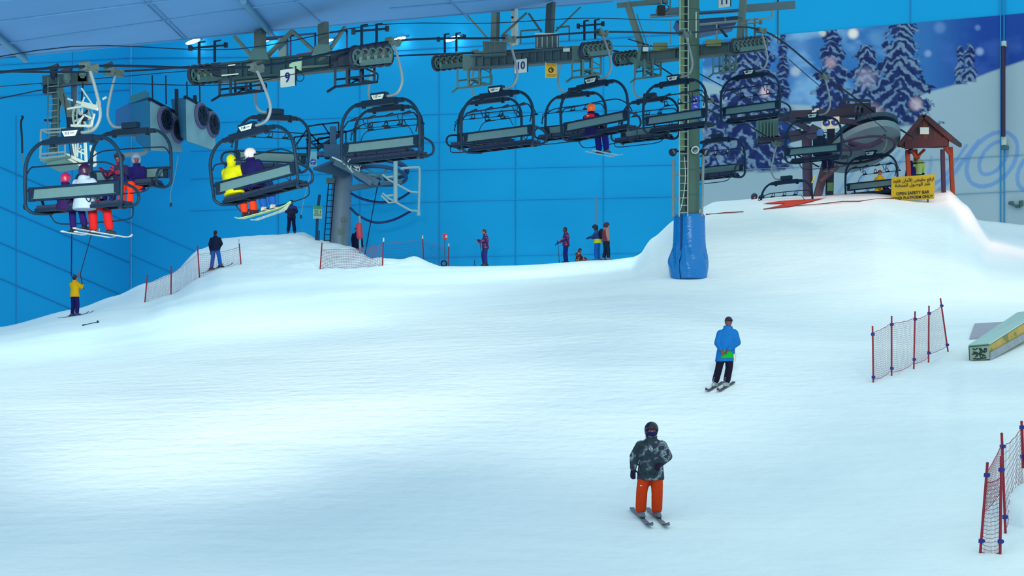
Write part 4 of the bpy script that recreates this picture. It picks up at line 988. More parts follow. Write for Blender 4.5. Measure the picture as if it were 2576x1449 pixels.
rails = [((772,360),(850,338)), ((850,338),(905,322)), ((852,308),(852,345)), ((812,312),(852,308)), ((773,318),(812,312)), ((773,318),(773,398)), ((812,312),(838,352)), ((738,374),(775,322)), ((740,345),(740,372)), ((740,345),(870,330)), ((800,348),(800,400)), ((835,352),(835,395)), ((738,374),(800,372)), ((800,348),(850,345)), ((770,350),(800,372)), ((775,330),(830,390)), ((850,338),(825,400)), ((870,330),(870,400)), ((790,362),(845,360))]
for a, b in rails: mb.bar(s_(*a, 97.5), s_(*b, 97.5), .07)
mb.build('rail_cage', M_DARK, t, world=True)
mb = MB(); mb.bar(s_(796, 375, 97), s_(862, 335, 97), .16, .16); mb.build('lift_boom', M_DARK, t, world=True)
mb = MB(); mb.box(s_(850, 382, 97), (1.3, 1.0, .6)); mb.box(s_(838, 345, 97), (.3, .4, 1.0)); mb.box(s_(812, 388, 97), (.9, .5, .22)); mb.box(s_(862, 402, 96.6), (1.2, .6, .3)); mb.build('drive_housing', mat('drive_blue', (30, 84, 124)), t, world=True)
mb = MB()
for c_, r_ in (((887, 415), .28), ((898, 412), .2), ((893, 424), .24)): mb.ring(s_(*c_, 96), (.5, -.8, .1), r_, .03, 18, 6)
for a, b in (((864,412),(908,418)), ((870,418),(900,430)), ((908,402),(904,420)), ((835,395),(868,410))): mb.bar(s_(*a, 96), s_(*b, 96), .07)
mb.build('small_pulley', M_WHITE, t, world=True)
# ladder
def ladder(t, p0, p1, w, n, m, name='ladder', rw=.03):
    mb = MB(); mb.tube([p0, p1], rw, 6); mb.tube([p0 + w, p1 + w], rw, 6); l = mb.build(name, m, t, world=True)
    for k in range(n):
        q = p0 + (p1 - p0) * ((k + .5) / n); mb = MB(); mb.tube([q, q + w], rw * .7, 6); link('rung', mb.mesh('rung', True, t.location), m, l)
    return l
ladder(t, s_(815, 612, 98.4), s_(827, 455, 98.4), V((.30, 0, 0)), 11, M_DARK)
mb = MB(); mb.box(s_(832, 455, 98.4), (.4, .3, .25)); mb.box(s_(865, 552, 98.4), (.25, .15, .2)); mb.bar(s_(861, 610, 98.3), s_(865, 548, 98.3), .05); mb.box(s_(858, 582, 98.4), (.3, .1, .25)); mb.bar(s_(874, 560, 98.4), s_(874, 610, 98.4), .05); mb.build('control_box', mat('control_box_green', (90, 130, 130)), t, world=True)
# white tube loops on the right
mb = MB(); mb.tube([s_(995, 400, 96), s_(995, 511, 96)], .11, 10)
mb.tube(cat_rom([s_(1008, 424, 96), s_(1046, 421, 96), s_(1055, 426, 96), s_(1055, 470, 96), s_(1053, 537, 96)], 5), .06, 8)
for y in (0, 47): mb.tube([s_(962, 439 + y, 96), s_(978, 452 + y, 96), s_(1032, 482 + y, 96), s_(1053, 484 + y, 96)], .05, 8); mb.tube([s_(972, 446 + y, 96), s_(995, 443 + y, 96)], .05, 8)
mb.tube([s_(959, 492, 96), s_(978, 510, 96), s_(996, 508, 96)], .05, 8); mb.cyl(s_(1053, 536, 96), (0, 0, 1), .09, .25, 10)
mb.build('guide_rail', mat('guide_pale', (150, 196, 206)), t, world=True)
mb = MB(); mb.tube(cat_rom([s_(882, 486, 97), s_(910, 500, 97), s_(955, 509, 97), s_(1000, 502, 97), s_(1032, 483, 96.2)], 6), .06, 8); mb.tube(cat_rom([s_(880, 522, 97), s_(905, 544, 97), s_(945, 560, 97), s_(990, 553, 97), s_(1032, 532, 96.2)], 6), .06, 8); mb.build('hanging_hose', mat('hose_navy', (10, 44, 112)), t, world=True)
mb = MB(); mb.tube([s_(950, 466, 97), s_(936, 540, 96.5), s_(918, 640, 96)], .025, 6); mb.build('drag_rope', M_DARK, t, world=True)
# round blue sign under the rail
t = thing('round_sign', 'small board with a round blue sign left of the drag lift column', 'sign', s_(788, 408, 95))
mb = MB(); mb.box(s_(788, 400, 95), (.34, .05, .72)); mb.build('board', mat('board_aqua', (110, 180, 200)), t, world=True)
mb = MB(); mb.cyl(s_(788, 407, 94.95), (0, 1, 0), .14, .04, 24); mb.build('blue_disc', mat('disc_blue', (14, 70, 180)), t, world=True)
mb = MB(); mb.bar(s_(783, 407, 94.9), s_(793, 406, 94.9), .03, .03); mb.build('white_bar', M_PLATE, t, world=True)
# green and white notice on post
t = thing('notice_post', 'green and white notice on a dark pole beside the drag lift column', 'sign', on(796, 98))
mb = MB(); mb.tube([t.location, s_(799, 530, 98), s_(804, 490, 98)], .07, 8); mb.tube([on(802, 98), s_(803, 580, 98)], .04, 6); mb.build('pole', mat('pole_navy', (16, 60, 110)), t, world=True)
mb = MB(); mb.box(s_(799, 534, 97.8), (.44, .05, .62)); nb = mb.build('notice_board', mat('board_pale', (160, 206, 196)), t, smooth=False, world=True)
mb = MB(); mb.box(s_(799, 522, 97.75), (.40, .03, .14)); mb.box(s_(799, 541, 97.75), (.38, .03, .05)); link('green_band', mb.mesh('g', False, t.location), mat('band_green', (36, 160, 100)), nb)
mb = MB()
for k in range(3): mb.box(s_(796, 530 + k * 3.4, 97.75), (.2, .02, .02))
mb.box(s_(806, 533, 97.75), (.04, .02, .14)); link('small_writing', mb.mesh('w', False, t.location), mat('writing_grey', (80, 110, 110)), nb)['kind'] = 'stuff'
# red padded marker and small red sign
t = thing('red_marker', 'tall red padded roller sign on a pale post behind the net', 'marker', on(906, 96))
mb = MB(); mb.tube([t.location + V((0, 0, -.2)), P(905, 556, 96), P(904, 543, 96)], .06, 8); mb.build('post', mat('post_aqua', (100, 170, 190)), t, world=True)
mb = MB(); mb.cap(P(905, 595, 96), P(903, 567, 96), .15, .15, 16); mb.build('red_roller', mat('roller_red', (196, 62, 80), rough=.5), t, world=True)
t = thing('red_sign_post', 'small square red sign on a thin pole at the snow crest', 'sign', on(1119, 94))
mb = MB(); mb.tube([t.location + V((0, 0, -.2)), P(1119, 600, 94)], .035, 6); mb.build('pole', mat('pole_steel', (60, 110, 140)), t, world=True)
mb = MB(); mb.box(P(1120, 595, 94), (.24, .1, .26)); mb.build('red_panel', mat('panel_red', (200, 66, 80)), t, world=True)
mb = MB(); mb.box(P(1123, 595, 93.93), (.08, .02, .12)); mb.build('white_mark', M_PLATE, t, world=True)
mb = MB(); mb.ring(P(1117, 663, 94), (0, 1, 0), .13, .04, 16, 6); mb.build('reel', M_DARK, t, world=True)

# ------------------------------------------------------------------ top station at right
t = thing('top_station', 'dark upper lift station with grey wheel canopy and brown columns', 'lift station', on(2033, 79))
def u_(px, py, d=77): return P(px, py, d)
MB_ = mat('station_brown', (92, 76, 96), rough=.6); MD = mat('station_dark', (22, 40, 78), rough=.6)
mb = MB(); mb.tube([t.location + V((0, 0, -.4)), u_(2029, 330, 78.5)], .20, 16); mb.build('column', mat('column_brown', (84, 78, 108)), t, world=True)
mb = MB(); mb.bar(on(2086, 78.5, -.3), u_(2090, 325, 78.5), .28, .28); mb.build('column', MD, t, world=True)
mb = MB(); mb.bar(on(2052, 78.5, -.3), u_(2085, 380, 78.5), .36, .3); mb.tube([u_(2064, 458, 78), u_(2108, 418, 78)], .09, 8); mb.build('raking_strut', MB_, t, world=True)
# canopy: big flattened ring disc
def edisc(px, py, rx, ry, z0, z1, name, m, par=t, d=78, seg=40):
    mb = MB(); c = u_(px, py, d); rings = []
    for zz, k in ((z0, .9), (z0 + .02, 1.0), (z1, 1.0), (z1 + .03, .92)): rings.append((c + V((0, 0, zz)), V((rx * k, 0, rx * k * .12)), V((0, -ry * k, ry * k * .14))))
    mb.loft(rings, seg); return mb.build(name, m, par, world=True)
edisc(2170, 364, 1.35, 3.2, -.25, .0, 'wheel_canopy', mat('canopy_grey', (104, 146, 160)))
edisc(2176, 352, 1.2, 2.6, .12, .3, 'canopy_top', mat('canopy_dark', (30, 68, 96)))
mb = MB(); ering(mb, u_(2165, 378, 76.5), 1.25, 2.2, .05, R(3)); mb.tube(cat_rom([u_(2135, 358, 75), u_(2175, 368, 75), u_(2200, 362, 75), u_(2218, 352, 75)], 5), .1, 8); mb.tube(cat_rom([u_(2105, 376, 75), u_(2140, 374, 75), u_(2168, 371, 75)], 5), .1, 8); mb.build('wheel_rim', mat('rim_maroon', (44, 32, 72)), t, world=True)
mb = MB(); mb.bar(u_(1985, 290, 77), u_(2200, 280, 77), .5, .28); mb.bar(u_(2100, 302, 76), u_(2225, 318, 76), .2, .2); mb.bar(u_(2110, 280, 77.5), u_(2190, 276, 77.5), .3, .5); mb.build('top_girder', mat('girder_purple', (26, 28, 62)), t, world=True)
mb = MB(); mb.bar(u_(2225, 315, 76), u_(2225, 345, 76), .08); mb.bar(u_(2120, 250, 78), u_(2190, 254, 78), .2, .08); mb.bar(u_(1990, 300, 77), u_(2070, 345, 76.5), .5, .25); mb.bar(u_(2035, 328, 76.5), u_(2060, 340, 76.5), .3, .5); mb.build('machinery_frame', MD, t, world=True)
for k, px in enumerate((2156, 2166)): mb = MB(); mb.ring(u_(px, 285, 76), (.9, -.42, 0), .24, .05, 20, 6); mb.build('sheave_wheel', M_RUB, t, world=True)
mb = MB(); mb.box(u_(2048, 288, 76), (.16, .1, .28)); mb.box(u_(2038, 292, 76), (.2, .1, .12)); mb.bar(u_(2048, 278, 76), u_(2060, 274, 76), .06); mb.build('white_bracket', mat('bracket_pale', (190, 216, 200)), t, world=True)
mb = MB(); mb.box(u_(1930, 325, 78), (.8, .6, .68)); mb.build('transformer_box', mat('transformer_green', (62, 118, 116), var=.3, scale=3), t, world=True)
mb = MB()
for k in range(5): mb.box(u_(1914 + 8 * k, 325, 77.6), (.05, .1, .62))
mb.build('cooling_rib', M_STEEL, t, world=True)
mb = MB(); mb.bar(u_(1905, 352, 78), u_(1965, 350, 78), .6, .2); mb.bar(u_(1908, 300, 78), u_(1908, 362, 78), .06); mb.bar(u_(1908, 362, 78), u_(1970, 356, 78), .06); mb.bar(u_(1960, 350, 78), u_(2030, 330, 78), .1, .12); mb.bar(u_(1985, 345, 77), u_(2015, 338, 77), .4, .4); mb.bar(u_(1960, 296, 78), u_(2040, 300, 78), .4, .3); mb.build('machine_deck', MD, t, world=True)
mb = MB(); mb.box(u_(2088, 470, 78), (.22, .1, .32)); mb.build('green_label', mat('label_green', (84, 140, 96)), t, world=True)
mb = MB(); mb.tube([u_(2051, 441, 76), u_(2042, 460, 76)], .025, 6); mb.build('yellow_lever', mat('lever_yellow', (220, 210, 50)), t, world=True)
# goggle sign
t = thing('goggle_sign', 'white square sign with two round dark mirror lenses', 'sign', P(2089, 309, 75))
c = P(2089, 309, 75); mb = MB(); mb.prism([c + V(v) for v in ((-.33, 0, .18), (-.05, 0, .21), (.0, 0, .17), (.06, 0, .23), (.34, 0, .24), (.34, 0, -.20), (-.33, 0, -.24))], (0, 1, 0), .05); mb.build('board', mat('board_cream', (178, 208, 196)), t, smooth=False, world=True)
for x in (-.16, .17):
    mb = MB(); mb.ell(c + V((x, -.03, .0 + (.02 if x > 0 else 0))), (.145, .03, .12)); l = mb.build('dark_lens', mat('lens_navy', (20, 46, 130), rough=.15), t, world=True)
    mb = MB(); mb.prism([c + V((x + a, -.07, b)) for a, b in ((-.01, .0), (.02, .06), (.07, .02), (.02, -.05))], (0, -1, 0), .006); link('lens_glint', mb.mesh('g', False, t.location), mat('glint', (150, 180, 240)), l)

# ------------------------------------------------------------------ red ledge of the platform
t = thing('platform_edge', 'rust red tarp edge along the upper snow platform', 'tarp'); t.location = on(2000, 76)
MR = mat('rust_red_tarp', (206, 66, 44), rough=.8, var=.25, scale=2)
lower = [(1775, 541), (1820, 537), (1870, 534), (1920, 528), (1960, 524), (2000, 519), (2080, 513), (2160, 508), (2240, 501), (2300, 495)]
rnd = random.Random(3)
def ray_ground(px, py, d0=40, d1=100):
    d = d0; pz = None
    while d < d1:
        p = P(px, py, d)
        if ground_grid(np.array([px]), np.array([d]))[0] > p.z: return p
        d += .1
    return ray_ground(px, py + 1.5, d0, d1)
pts = [ray_ground(x, y) + V((0, -.06, .02)) for x, y in lower]
for k in range(len(pts) - 1):
    if k in (2, ): continue
    mb = MB(); mb.tube([pts[k], (pts[k] + pts[k + 1]) / 2 + V((0, -.02, rnd.uniform(-.03, .03))), pts[k + 1]], [.022, rnd.uniform(.012, .03), .02], 6); mb.build('tarp_hem', mat('hem_maroon', (128, 58, 66)), t, world=True)
mb = MB()
outer = [(1918, 514), (1960, 508), (2000, 505), (2045, 503), (2080, 499), (2062, 503), (2040, 509), (2010, 516), (1985, 522), (1960, 524), (1925, 527), (1960, 519), (1975, 514), (1940, 515)]
tri = [ray_ground(x, y) + V((0, -.06, .03)) for x, y in outer]
mb.add(tri, [(0, 1, 12, 13), (1, 2, 3, 7, 8, 9, 11, 12), (3, 4, 5, 6, 7), (9, 10, 11)]); mb.build('tarp_sheet', MR, t, world=True, smooth=False)
mb = MB(); tri = [ray_ground(x, y) + V((0, -.05, .04)) for x, y in ((2352, 476), (2370, 473), (2378, 478), (2366, 479))]; mb.add(tri, [(0, 1, 2, 3)]); mb.build('tarp_sheet', MR, t, world=True, smooth=False)

# ------------------------------------------------------------------ shelter hut
def h_(px, py, d=77): return P(px, py, d)
t = thing('shelter_hut', 'open wooden shelter with steep brown gable roof beside the safety sign', 'shelter', on(2338, 78))
MW = mat('wood_dark', (66, 36, 50), rough=.75, var=.3, scale=3, bump=.4, bscale=14); MWO = mat('wood_lamp_lit', (170, 72, 44), rough=.75, var=.25, scale=3); MRF = mat('roof_board', (48, 32, 48), rough=.8, var=.3, scale=4)  # post wood has the warm lamp's orange put into its colour
posts = [((2283, 378), (2288, 500), 76.9, MWO, .16), ((2303, 376), (2304, 492), 79.7, MWO, .14), ((2371, 376), (2374, 490), 77.4, mat('wood_shade', (58, 34, 82)), .15), ((2391, 370), (2397, 500), 78.5, MWO, .15)]  # one post uses a darker copy of the wood, shade put into the colour
for a, b, d, m, w in posts:
    bt = on(b[0], d, -.1); mb = MB(); mb.bar(P(a[0], a[1], d), bt, w); mb.build('post', m, t, world=True)
for a, b, d in (((2290, 372), (2306, 398), 77.1), ((2326, 376), (2305, 396), 78), ((2374, 368), (2392, 390), 78)):
    mb = MB(); mb.bar(P(*a, d), P(*b, d), .11); mb.build('knee_brace', MWO, t, world=True)
# roof: two slopes of boards, ridge runs away from the camera (slightly to the right)
fr = 76.5; bk_ = 80.5
apex_f = P(2323, 290, fr); le_f = P(2261, 366, fr); re_f = P(2394, 352, fr)
apex_b = P(2333, 296, bk_); le_b = P(2284, 360, bk_); re_b = P(2416, 366, bk_)
def slope(a0, a1, b0, b1, n, name, th=.06):
    for k in range(n):
        f0 = k / n; f1 = (k + 1.12) / n; up = (a1 - a0).cross(b0 - a0).normalized()
        if up.z < 0: up = -up
        lift = .02
        mb = MB(); mb.prism([a0 + (b0 - a0) * f0 + up * (lift), a1 + (b1 - a1) * f0 + up * lift, a1 + (b1 - a1) * f1, a0 + (b0 - a0) * f1], up, th)
        mb.build(name, MRF, t, world=True, smooth=False)
slope(apex_f, apex_b, le_f, le_b, 8, 'shingle_row'); slope(apex_f, apex_b, re_f, re_b, 8, 'shingle_row')
mb = MB(); mb.bar(apex_f, le_f, .1, .16); mb.bar(apex_f, re_f, .1, .16); mb.bar(apex_b, re_b, .1, .16); mb.bar(le_f, le_b, .1, .14); mb.bar(re_f, re_b, .1, .14); mb.build('barge_board', MW, t, world=True)
# gable infill boards
n = 9
for k in range(n):
    x0 = 2268 + (2388 - 2268) * k / n; x1 = 2268 + (2388 - 2268) * (k + 1) / n - .6
    def topy(x): return 292 + (2323 - x) * 1.2 if x < 2323 else 292 + (x - 2323) * .84
    y0 = max(topy(x0), topy(x1)) + 3; yb = 372
    if y0 > yb - 4: continue
    pts_ = [P(x0, yb, fr + .15), P(x1, yb, fr + .15), P(x1, topy(x1) + 3, fr + .15), P(x0, topy(x0) + 3, fr + .15)]
    mb = MB(); mb.prism(pts_, (0, 1, 0), .05); mb.build('gable_board', mat('gable_wood_%d' % (k % 3), ((72, 44, 52), (96, 62, 50), (60, 38, 56))[k % 3], var=.25, scale=2), t, world=True, smooth=False)
mb = MB(); mb.bar(P(2276, 364, fr + .1), P(2384, 356, fr + .1), .14, .34); mb.build('tie_beam', MW, t, world=True)
mb = MB(); c = P(2325.5, 329, fr); mb.box(c, (.34, .05, .26)); mb.build('blank_notice', M_PLATE, t, world=True)
mb = MB(); mb.ell(P(2290, 381, 76.7), (.11, .11, .1)); mb.build('hanging_speaker', mat('speaker_maroon', (52, 22, 60)), t, world=True)
mb = MB(); mb.ell(P(2375, 369, 76.9), (.06, .04, .035), Matrix.Rotation(R(30), 3, 'Y')); mb.build('lamp_bulb', emit('bulb', (1, .9, .8), 5), t, world=True)

# yellow safety sign
t = thing('safety_sign', 'large yellow sign in Arabic and English about opening the safety bar', 'sign', P(2297, 508, 75.5))
dS = ray_ground(2296, 504).y - .25; cs = [P(2242, 507, dS), P(2350, 500, dS), P(2352, 438, dS), P(2243, 446, dS)]
mb = MB(); mb.prism(cs, (0, 1, 0), .05); mb.build('board', mat('safety_yellow', (204, 184, 0), rough=.55, var=.03), t, smooth=False, world=True)
for px in (2262, 2334):
    mb = MB(); mb.bar(P(px, 450, dS + .1), P(px, 515, dS + .1), .06); mb.build('leg', M_STEEL, t, world=True)
xd = (cs[1] - cs[0]).normalized(); yd = (cs[3] - cs[0]).normalized(); INK = mat('sign_ink', (44, 40, 34), rough=.6, var=.02)
put_text('OPEN SAFETY BAR', .165, P(2296, 485.5, dS - .02), xd, yd, INK, t, bold=.003, sx=.92)
put_text('OVER PLATFORM ONLY!', .15, P(2297, 496.8, dS - .02), xd, yd, INK, t, bold=.003, sx=.92)
# Arabic presentation forms, already in left-to-right order
def arab(s):
    F_ = {'ا':('\uFE8D','\uFE8E',None,None),'أ':('\uFE83','\uFE84',None,None),'ر':('\uFEAD','\uFEAE',None,None),'ف':('\uFED1','\uFED2','\uFED3','\uFED4'),'ع':('\uFEC9','\uFECA','\uFECB','\uFECC'),
         'م':('\uFEE1','\uFEE2','\uFEE3','\uFEE4'),'ق':('\uFED5','\uFED6','\uFED7','\uFED8'),'ب':('\uFE8F','\uFE90','\uFE91','\uFE92'),'ض':('\uFEBD','\uFEBE','\uFEBF','\uFEC0'),'ل':('\uFEDD','\uFEDE','\uFEDF','\uFEE0'),
         'ن':('\uFEE5','\uFEE6','\uFEE7','\uFEE8'),'ط':('\uFEC1','\uFEC2','\uFEC3','\uFEC4'),'د':('\uFEA9','\uFEAA',None,None),'و':('\uFEED','\uFEEE',None,None),'ص':('\uFEB9','\uFEBA','\uFEBB','\uFEBC'),'ة':('\uFE93','\uFE94',None,None)}
    out = []
    for w in s.split(' '):
        w = w.replace('لأ', '\u0001'); r = ''
        for i, ch in enumerate(w):
            if ch == '\u0001':
                pv = i > 0 and w[i - 1] in F_ and F_[w[i - 1]][2]; r += '\uFEF8' if pv else '\uFEF7'; continue
            if ch not in F_: r += ch; continue
            pv = i > 0 and w[i - 1] in F_ and F_[w[i - 1]][2] is not None
            nx_ = i + 1 < len(w) and (w[i + 1] in F_ or w[i + 1] == '\u0001') and F_[ch][2] is not None
            f = F_[ch]; r += (f[3] if pv and nx_ else f[2] if nx_ else f[1] if pv else f[0]) or f[0]
        out.append(r[::-1])
    return ' '.join(out[::-1])
put_text(arab('ارفع مقبض الأمان فقط'), .17, P(2298, 453, dS - .02), xd, yd, INK, t, bold=.002, sx=1.0)
put_text(arab('عند الوصول للمنصة') , .17, P(2296, 464.5, dS - .02), xd, yd, INK, t, bold=.002, sx=1.0)
put_text('!', .14, P(2262, 466, dS - .02), xd, yd, INK, t, bold=.002)

# measuring pole on the wall at right
t = thing('marker_tube', 'tall dark red fluorescent-like tube with pale ends on the right wall', 'pole', on_back(2530, 372, .4))
mb = MB(); mb.tube([on_back(2530, 348, .6), on_back(2530, 122, .6)], .105, 12); mb.build('tube', mat('tube_maroon', (48, 22, 70), rough=.4), t, world=True)
mb = MB(); mb.tube([on_back(2530, 368, .4), on_back(2530, 348, .4)], .12, 12); mb.build('end_cap', M_WHITE, t, world=True)
mb = MB(); mb.tube([on_back(2530, 122, .4), on_back(2530, 108, .4)], .12, 12); mb.build('end_cap', M_WHITE, t, world=True)
mb = MB(); mb.box(on_back(2532, 374, .3), (.3, .2, .16)); mb.box(on_back(2528, 120, .2), (.2, .4, .1)); mb.build('bracket', M_STEEL, t, world=True)
t = thing('wall_valve', 'small dark pipe fittings low on the right wall', 'fitting', on_back(2555, 520, .2))
mb = MB(); mb.box(on_back(2546, 512, .2), (.2, .2, .14)); mb.bar(on_back(2548, 514, .2), on_back(2560, 522, .2), .1); mb.box(on_back(2571, 513, .2), (.16, .2, .25)); mb.box(on_back(2562, 520, .15), (.2, .15, .12)); mb.build('fitting', mat('fitting_green', (66, 110, 110)), t, world=True)
# tiny speaker on far left edge
t = thing('pole_end', 'pale wooden pole standing on the crest behind the backpack skier', 'pole', on(1499, 97))
mb = MB(); mb.tube([on(1499, 97, -.2), P(1499, 494, 97)], .05, 6); mb.build('pole', mat('pole_tan', (110, 150, 180)), t, world=True)

# ------------------------------------------------------------------ jump box at the right edge
t = thing('snow_ramp', 'wooden box ramp with aqua top and doodled front at the right edge', 'ramp', on(2470, 51))
MTOP = mat('ramp_top_aqua', (186, 236, 226), rough=.3); MSIDE = ramp_mat('ramp_side', [(0, (130, 150, 90)), (.42, (190, 178, 84)), (.52, (206, 184, 104)), (.66, (160, 176, 110))], 1.5)
f0 = P(2438, 872, 51); f1 = P(2487, 868, 51); f2 = P(2489, 904, 51); f3 = P(2440, 906, 51)
b0 = P(2560, 790, 55.5); b1 = P(2625, 780, 55.5); b2 = P(2627, 822, 55.5); b3 = P(2562, 835, 55.5)
mb = MB(); mb.add([f3, f2, f1, f0, b3, b2, b1, b0], [(0,1,2,3),(7,6,5,4),(0,4,5,1),(1,5,6,2),(2,6,7,3),(3,7,4,0)])
mb.build('box_body', MSIDE, t, smooth=False, world=True)
up = V((0, -.02, .05)); e1 = (f1 - f0).normalized() * .02
mb = MB(); mb.prism([f0 - e1, f1 + e1, b1 + e1, b0 - e1], up, .05); mb.build('top_sheet', MTOP, t, smooth=False, world=True)
nrm = V((0, -1, 0)); mb = MB(); mb.prism([f3 + nrm * .01, f2 + nrm * .01, f1 + nrm * .01, f0 + nrm * .01], nrm, .03)
front = mb.build('front_board', mat('front_grey_green', (140, 172, 160), var=.25, scale=6), t, smooth=False, world=True)
mb = MB(); mb.tube([f0, f3], .02, 6); mb.tube([f0 + V((0, -.03, 0)), f1 + V((0, -.03, 0))], .022, 6); mb.tube([f1, b1], .02, 6); mb.tube([f0, b0], .01, 6); mb.build('edge_trim', mat('trim_green', (20, 110, 90)), t, world=True)
sd = (f2 - f1).cross(b1 - f1).normalized()
if sd.x < 0: sd = -sd
mb = MB(); mb.prism([f2 + sd * .01 + V((0,0,-.03)), b2 + sd * .01 + V((0,0,-.05)), b2 + sd * .01 + V((0, 0, .14)), f2 + sd * .01 + V((0, 0, .18))], sd, .03); mb.build('snow_crusted_skirt', mat('skirt_frost', (150, 176, 190), var=.3, scale=6, bump=.8, bscale=20), t, smooth=False, world=True)
def g_(px, py): return P(px, py, 51) + V((0, -.045, 0))
mb = MB()
for pts_ in ([(2446,877),(2452,880),(2458,876)], [(2462,876),(2466,884),(2462,890)], [(2466,876),(2474,886),(2480,884)], [(2447,886),(2456,887),(2461,890),(2470,886)], [(2474,878),(2481,877)], [(2444,892),(2452,890),(2458,894),(2452,898)], [(2462,893),(2470,892),(2478,896)], [(2447,902),(2460,903),(2480,900)]):
    mb.tube(cat_rom([g_(*p) for p in pts_], 4), .018, 5)
mb.ring(g_(2468, 896), (0, 1, 0), .035, .01, 14, 5); mb.ring(g_(2478, 882), (0, 1, 0), .03, .012, 14, 5)
link('doodle_line', mb.mesh('d', False, t.location), mat('doodle_dark', (24, 60, 54)), front)
mb = MB(); mb.cyl(g_(2454, 881), (0, 1, 0), .032, .01, 14); mb.cyl(g_(2470, 878), (0, 1, 0), .032, .01, 14); link('doodle_eye', mb.mesh('e', False, t.location), mat('doodle_pale', (160, 196, 170)), front)
t = thing('snow_block', 'flat grey slab of packed snow behind the box ramp', 'snow block', on(2480, 56.5))
pp_ = [(2439, 855), (2452, 818), (2536, 813), (2500, 850)]
mb = MB(); q4 = [ray_ground(x, y) + V((0, 0, .05)) for x, y in pp_]; mb.prism(q4, (0, 0, -1), .3); mb.build('slab', mat('slab_grey', (168, 186, 206), rough=.8), t, smooth=False, world=True)
t = thing('snow_heap', 'grey shaded heap of snow at the lower right edge', 'snow heap', on(2560, 35))
mb = MB(); mb.ell(on(2592, 35.6, -.35), (.75, .9, .9), None, 32, 18); me = mb.mesh('h', True, t.location)
for v in me.vertices: v.co += V((0, 0, 0)) + v.co.normalized() * .05 * math.sin(9 * v.co.x + 7 * v.co.z)
link('heap', me, SNOW, t)
t = tag(MB().box(ray_ground(250, 1282) + V((0, 0, .005)), (.42, .26, .03), None, .7).build('ice_slab', mat('ice_grey', (176, 198, 206))), 'thin grey slab of ice lying on the snow at lower left', 'ice slab')
t = tag(MB().box(ray_ground(2261, 943) + V((0, 0, .01)), (.03, .03, .03), None, .6).build('snow_clod', mat('clod_dark', (60, 90, 120))), 'tiny dark clod on the snow below the four-panel net', 'clod')

# ------------------------------------------------------------------ nets
M_RED = mat('net_pole_red', (150, 22, 50), rough=.5); M_CLIP = mat('clip_blue', (30, 40, 150), rough=.5); M_NET = mat('net_cord', (150, 92, 110), rough=.8, var=.1); M_NETR = mat('net_hem_cord', (168, 50, 72), rough=.8)
def bil(a, b, f): return a + (b - a) * f
def net_fence(name_lab, poles, panels, nh, nv, cord=.005, hem=.009, pr=.022, mred=M_RED, white=(), cat='safety net', mnet=M_NET, clip=True):
    """poles: list (top (px,py), bottom (px,py), depth); bottom depth is the pole's depth on the snow"""
    PT = []; base = V(poles[0][1]).to_3d() if False else P(poles[0][1][0], poles[0][1][1], poles[0][2])
    t = thing('safety_net', name_lab, cat, base)
    for k, (tp, bt, d) in enumerate(poles):
        a = P(tp[0], tp[1], d); b = P(bt[0], bt[1], d); PT.append((a, b)); dn = (b - a).normalized()
        mb = MB(); mb.tube([a - dn * .0, b + dn * .12], pr, 8); mb.ell(a, pr * 1.15, None, 8, 6); po = mb.build('pole', mred, t, world=True)
        if clip:
            L_ = (b - a).length
            for f in (.13, .87):
                q = a + dn * L_ * f; mb = MB(); mb.cyl(q, dn, pr * 1.9, .07, 8); mb.box(q + V((pr * 1.6, 0, 0)), (pr * 1.6, .04, .05)); link('clip', mb.mesh('c', False, t.location), M_CLIP, po)
        if k in white:
            mb = MB(); L_ = (b - a).length; mb.tube([a, a + dn * L_ * .13], pr * 1.15, 8); link('white_sleeve', mb.mesh('c', False, t.location), M_PLATE, po)
    for (i, j, f0, f1, sag) in panels:
        (a0, b0), (a1, b1) = PT[i], PT[j]
        def pt(u, v):
            f = f0 + (f1 - f0) * v; L_ = bil(a0, b0, f); R_ = bil(a1, b1, f); p = bil(L_, R_, u); s = 4 * u * (1 - u)
            return p + V((.0, .10 * s * math.sin(3.1 * v), -sag * s * (.6 + .6 * v)))
        mb = MB(); mh = MB()
        for r_ in range(nh + 1):
            v = r_ / nh; m_ = mh if r_ in (0, nh) else mb; m_.tube([pt(k / 10, v + .006 * math.sin(k * 2.1 + r_)) for k in range(11)], hem if r_ in (0, nh) else cord, 4)
        for c_ in range(nv + 1):
            u = c_ / nv; mb.tube([pt(u, k / 8) for k in range(9)], cord * .7, 3)
        o = mb.build('net_mesh', mnet, t, world=True, smooth=False); o['kind'] = 'stuff'
        o = mh.build('hem_cord', M_NETR, t, world=True, smooth=False)
    return t
net_fence('four-panel red safety net leaning on the slope at mid right', [((2195,822),(2197,968),47.5), ((2243,797),(2243,946),48.5), ((2302,785),(2299,922),50), ((2337,771),(2336,905),51.5), ((2366,752),(2385,885),53)],
    [(0,1,.10,.90,.05),(1,2,.11,.93,.05),(2,3,.14,.95,.03),(3,4,.14,.90,.01)], 24, 18, cord=.0032, hem=.008, pr=.021)
net_fence('red safety net folded together at the lower right corner', [((2484,1166),(2466,1390),33.4), ((2519,1150),(2516,1394),33.3), ((2520,1092),(2529,1332),34.5), ((2570,1062),(2573,1162),36.5), ((2640,1040),(2640,1290),36)],
    [(0,1,.21,.98,.05),(0,2,.10,.55,.04),(2,3,.13,1.75,.10),(3,4,.15,.9,.05)], 18, 14, cord=.0042, hem=.008, pr=.024)
net_fence('faint red safety net running up the left mound', [((371,692),(363,776),84), ((431,670),(430,745),86), ((497,620),(502,697),88), ((601,604),(607,675),91)],
    [(0,1,.25,.9,.06),(1,2,.25,.95,.05),(2,3,.25,.95,.12)], 12, 22, cord=.0045, hem=.008, pr=.03, white=(3,), clip=False)
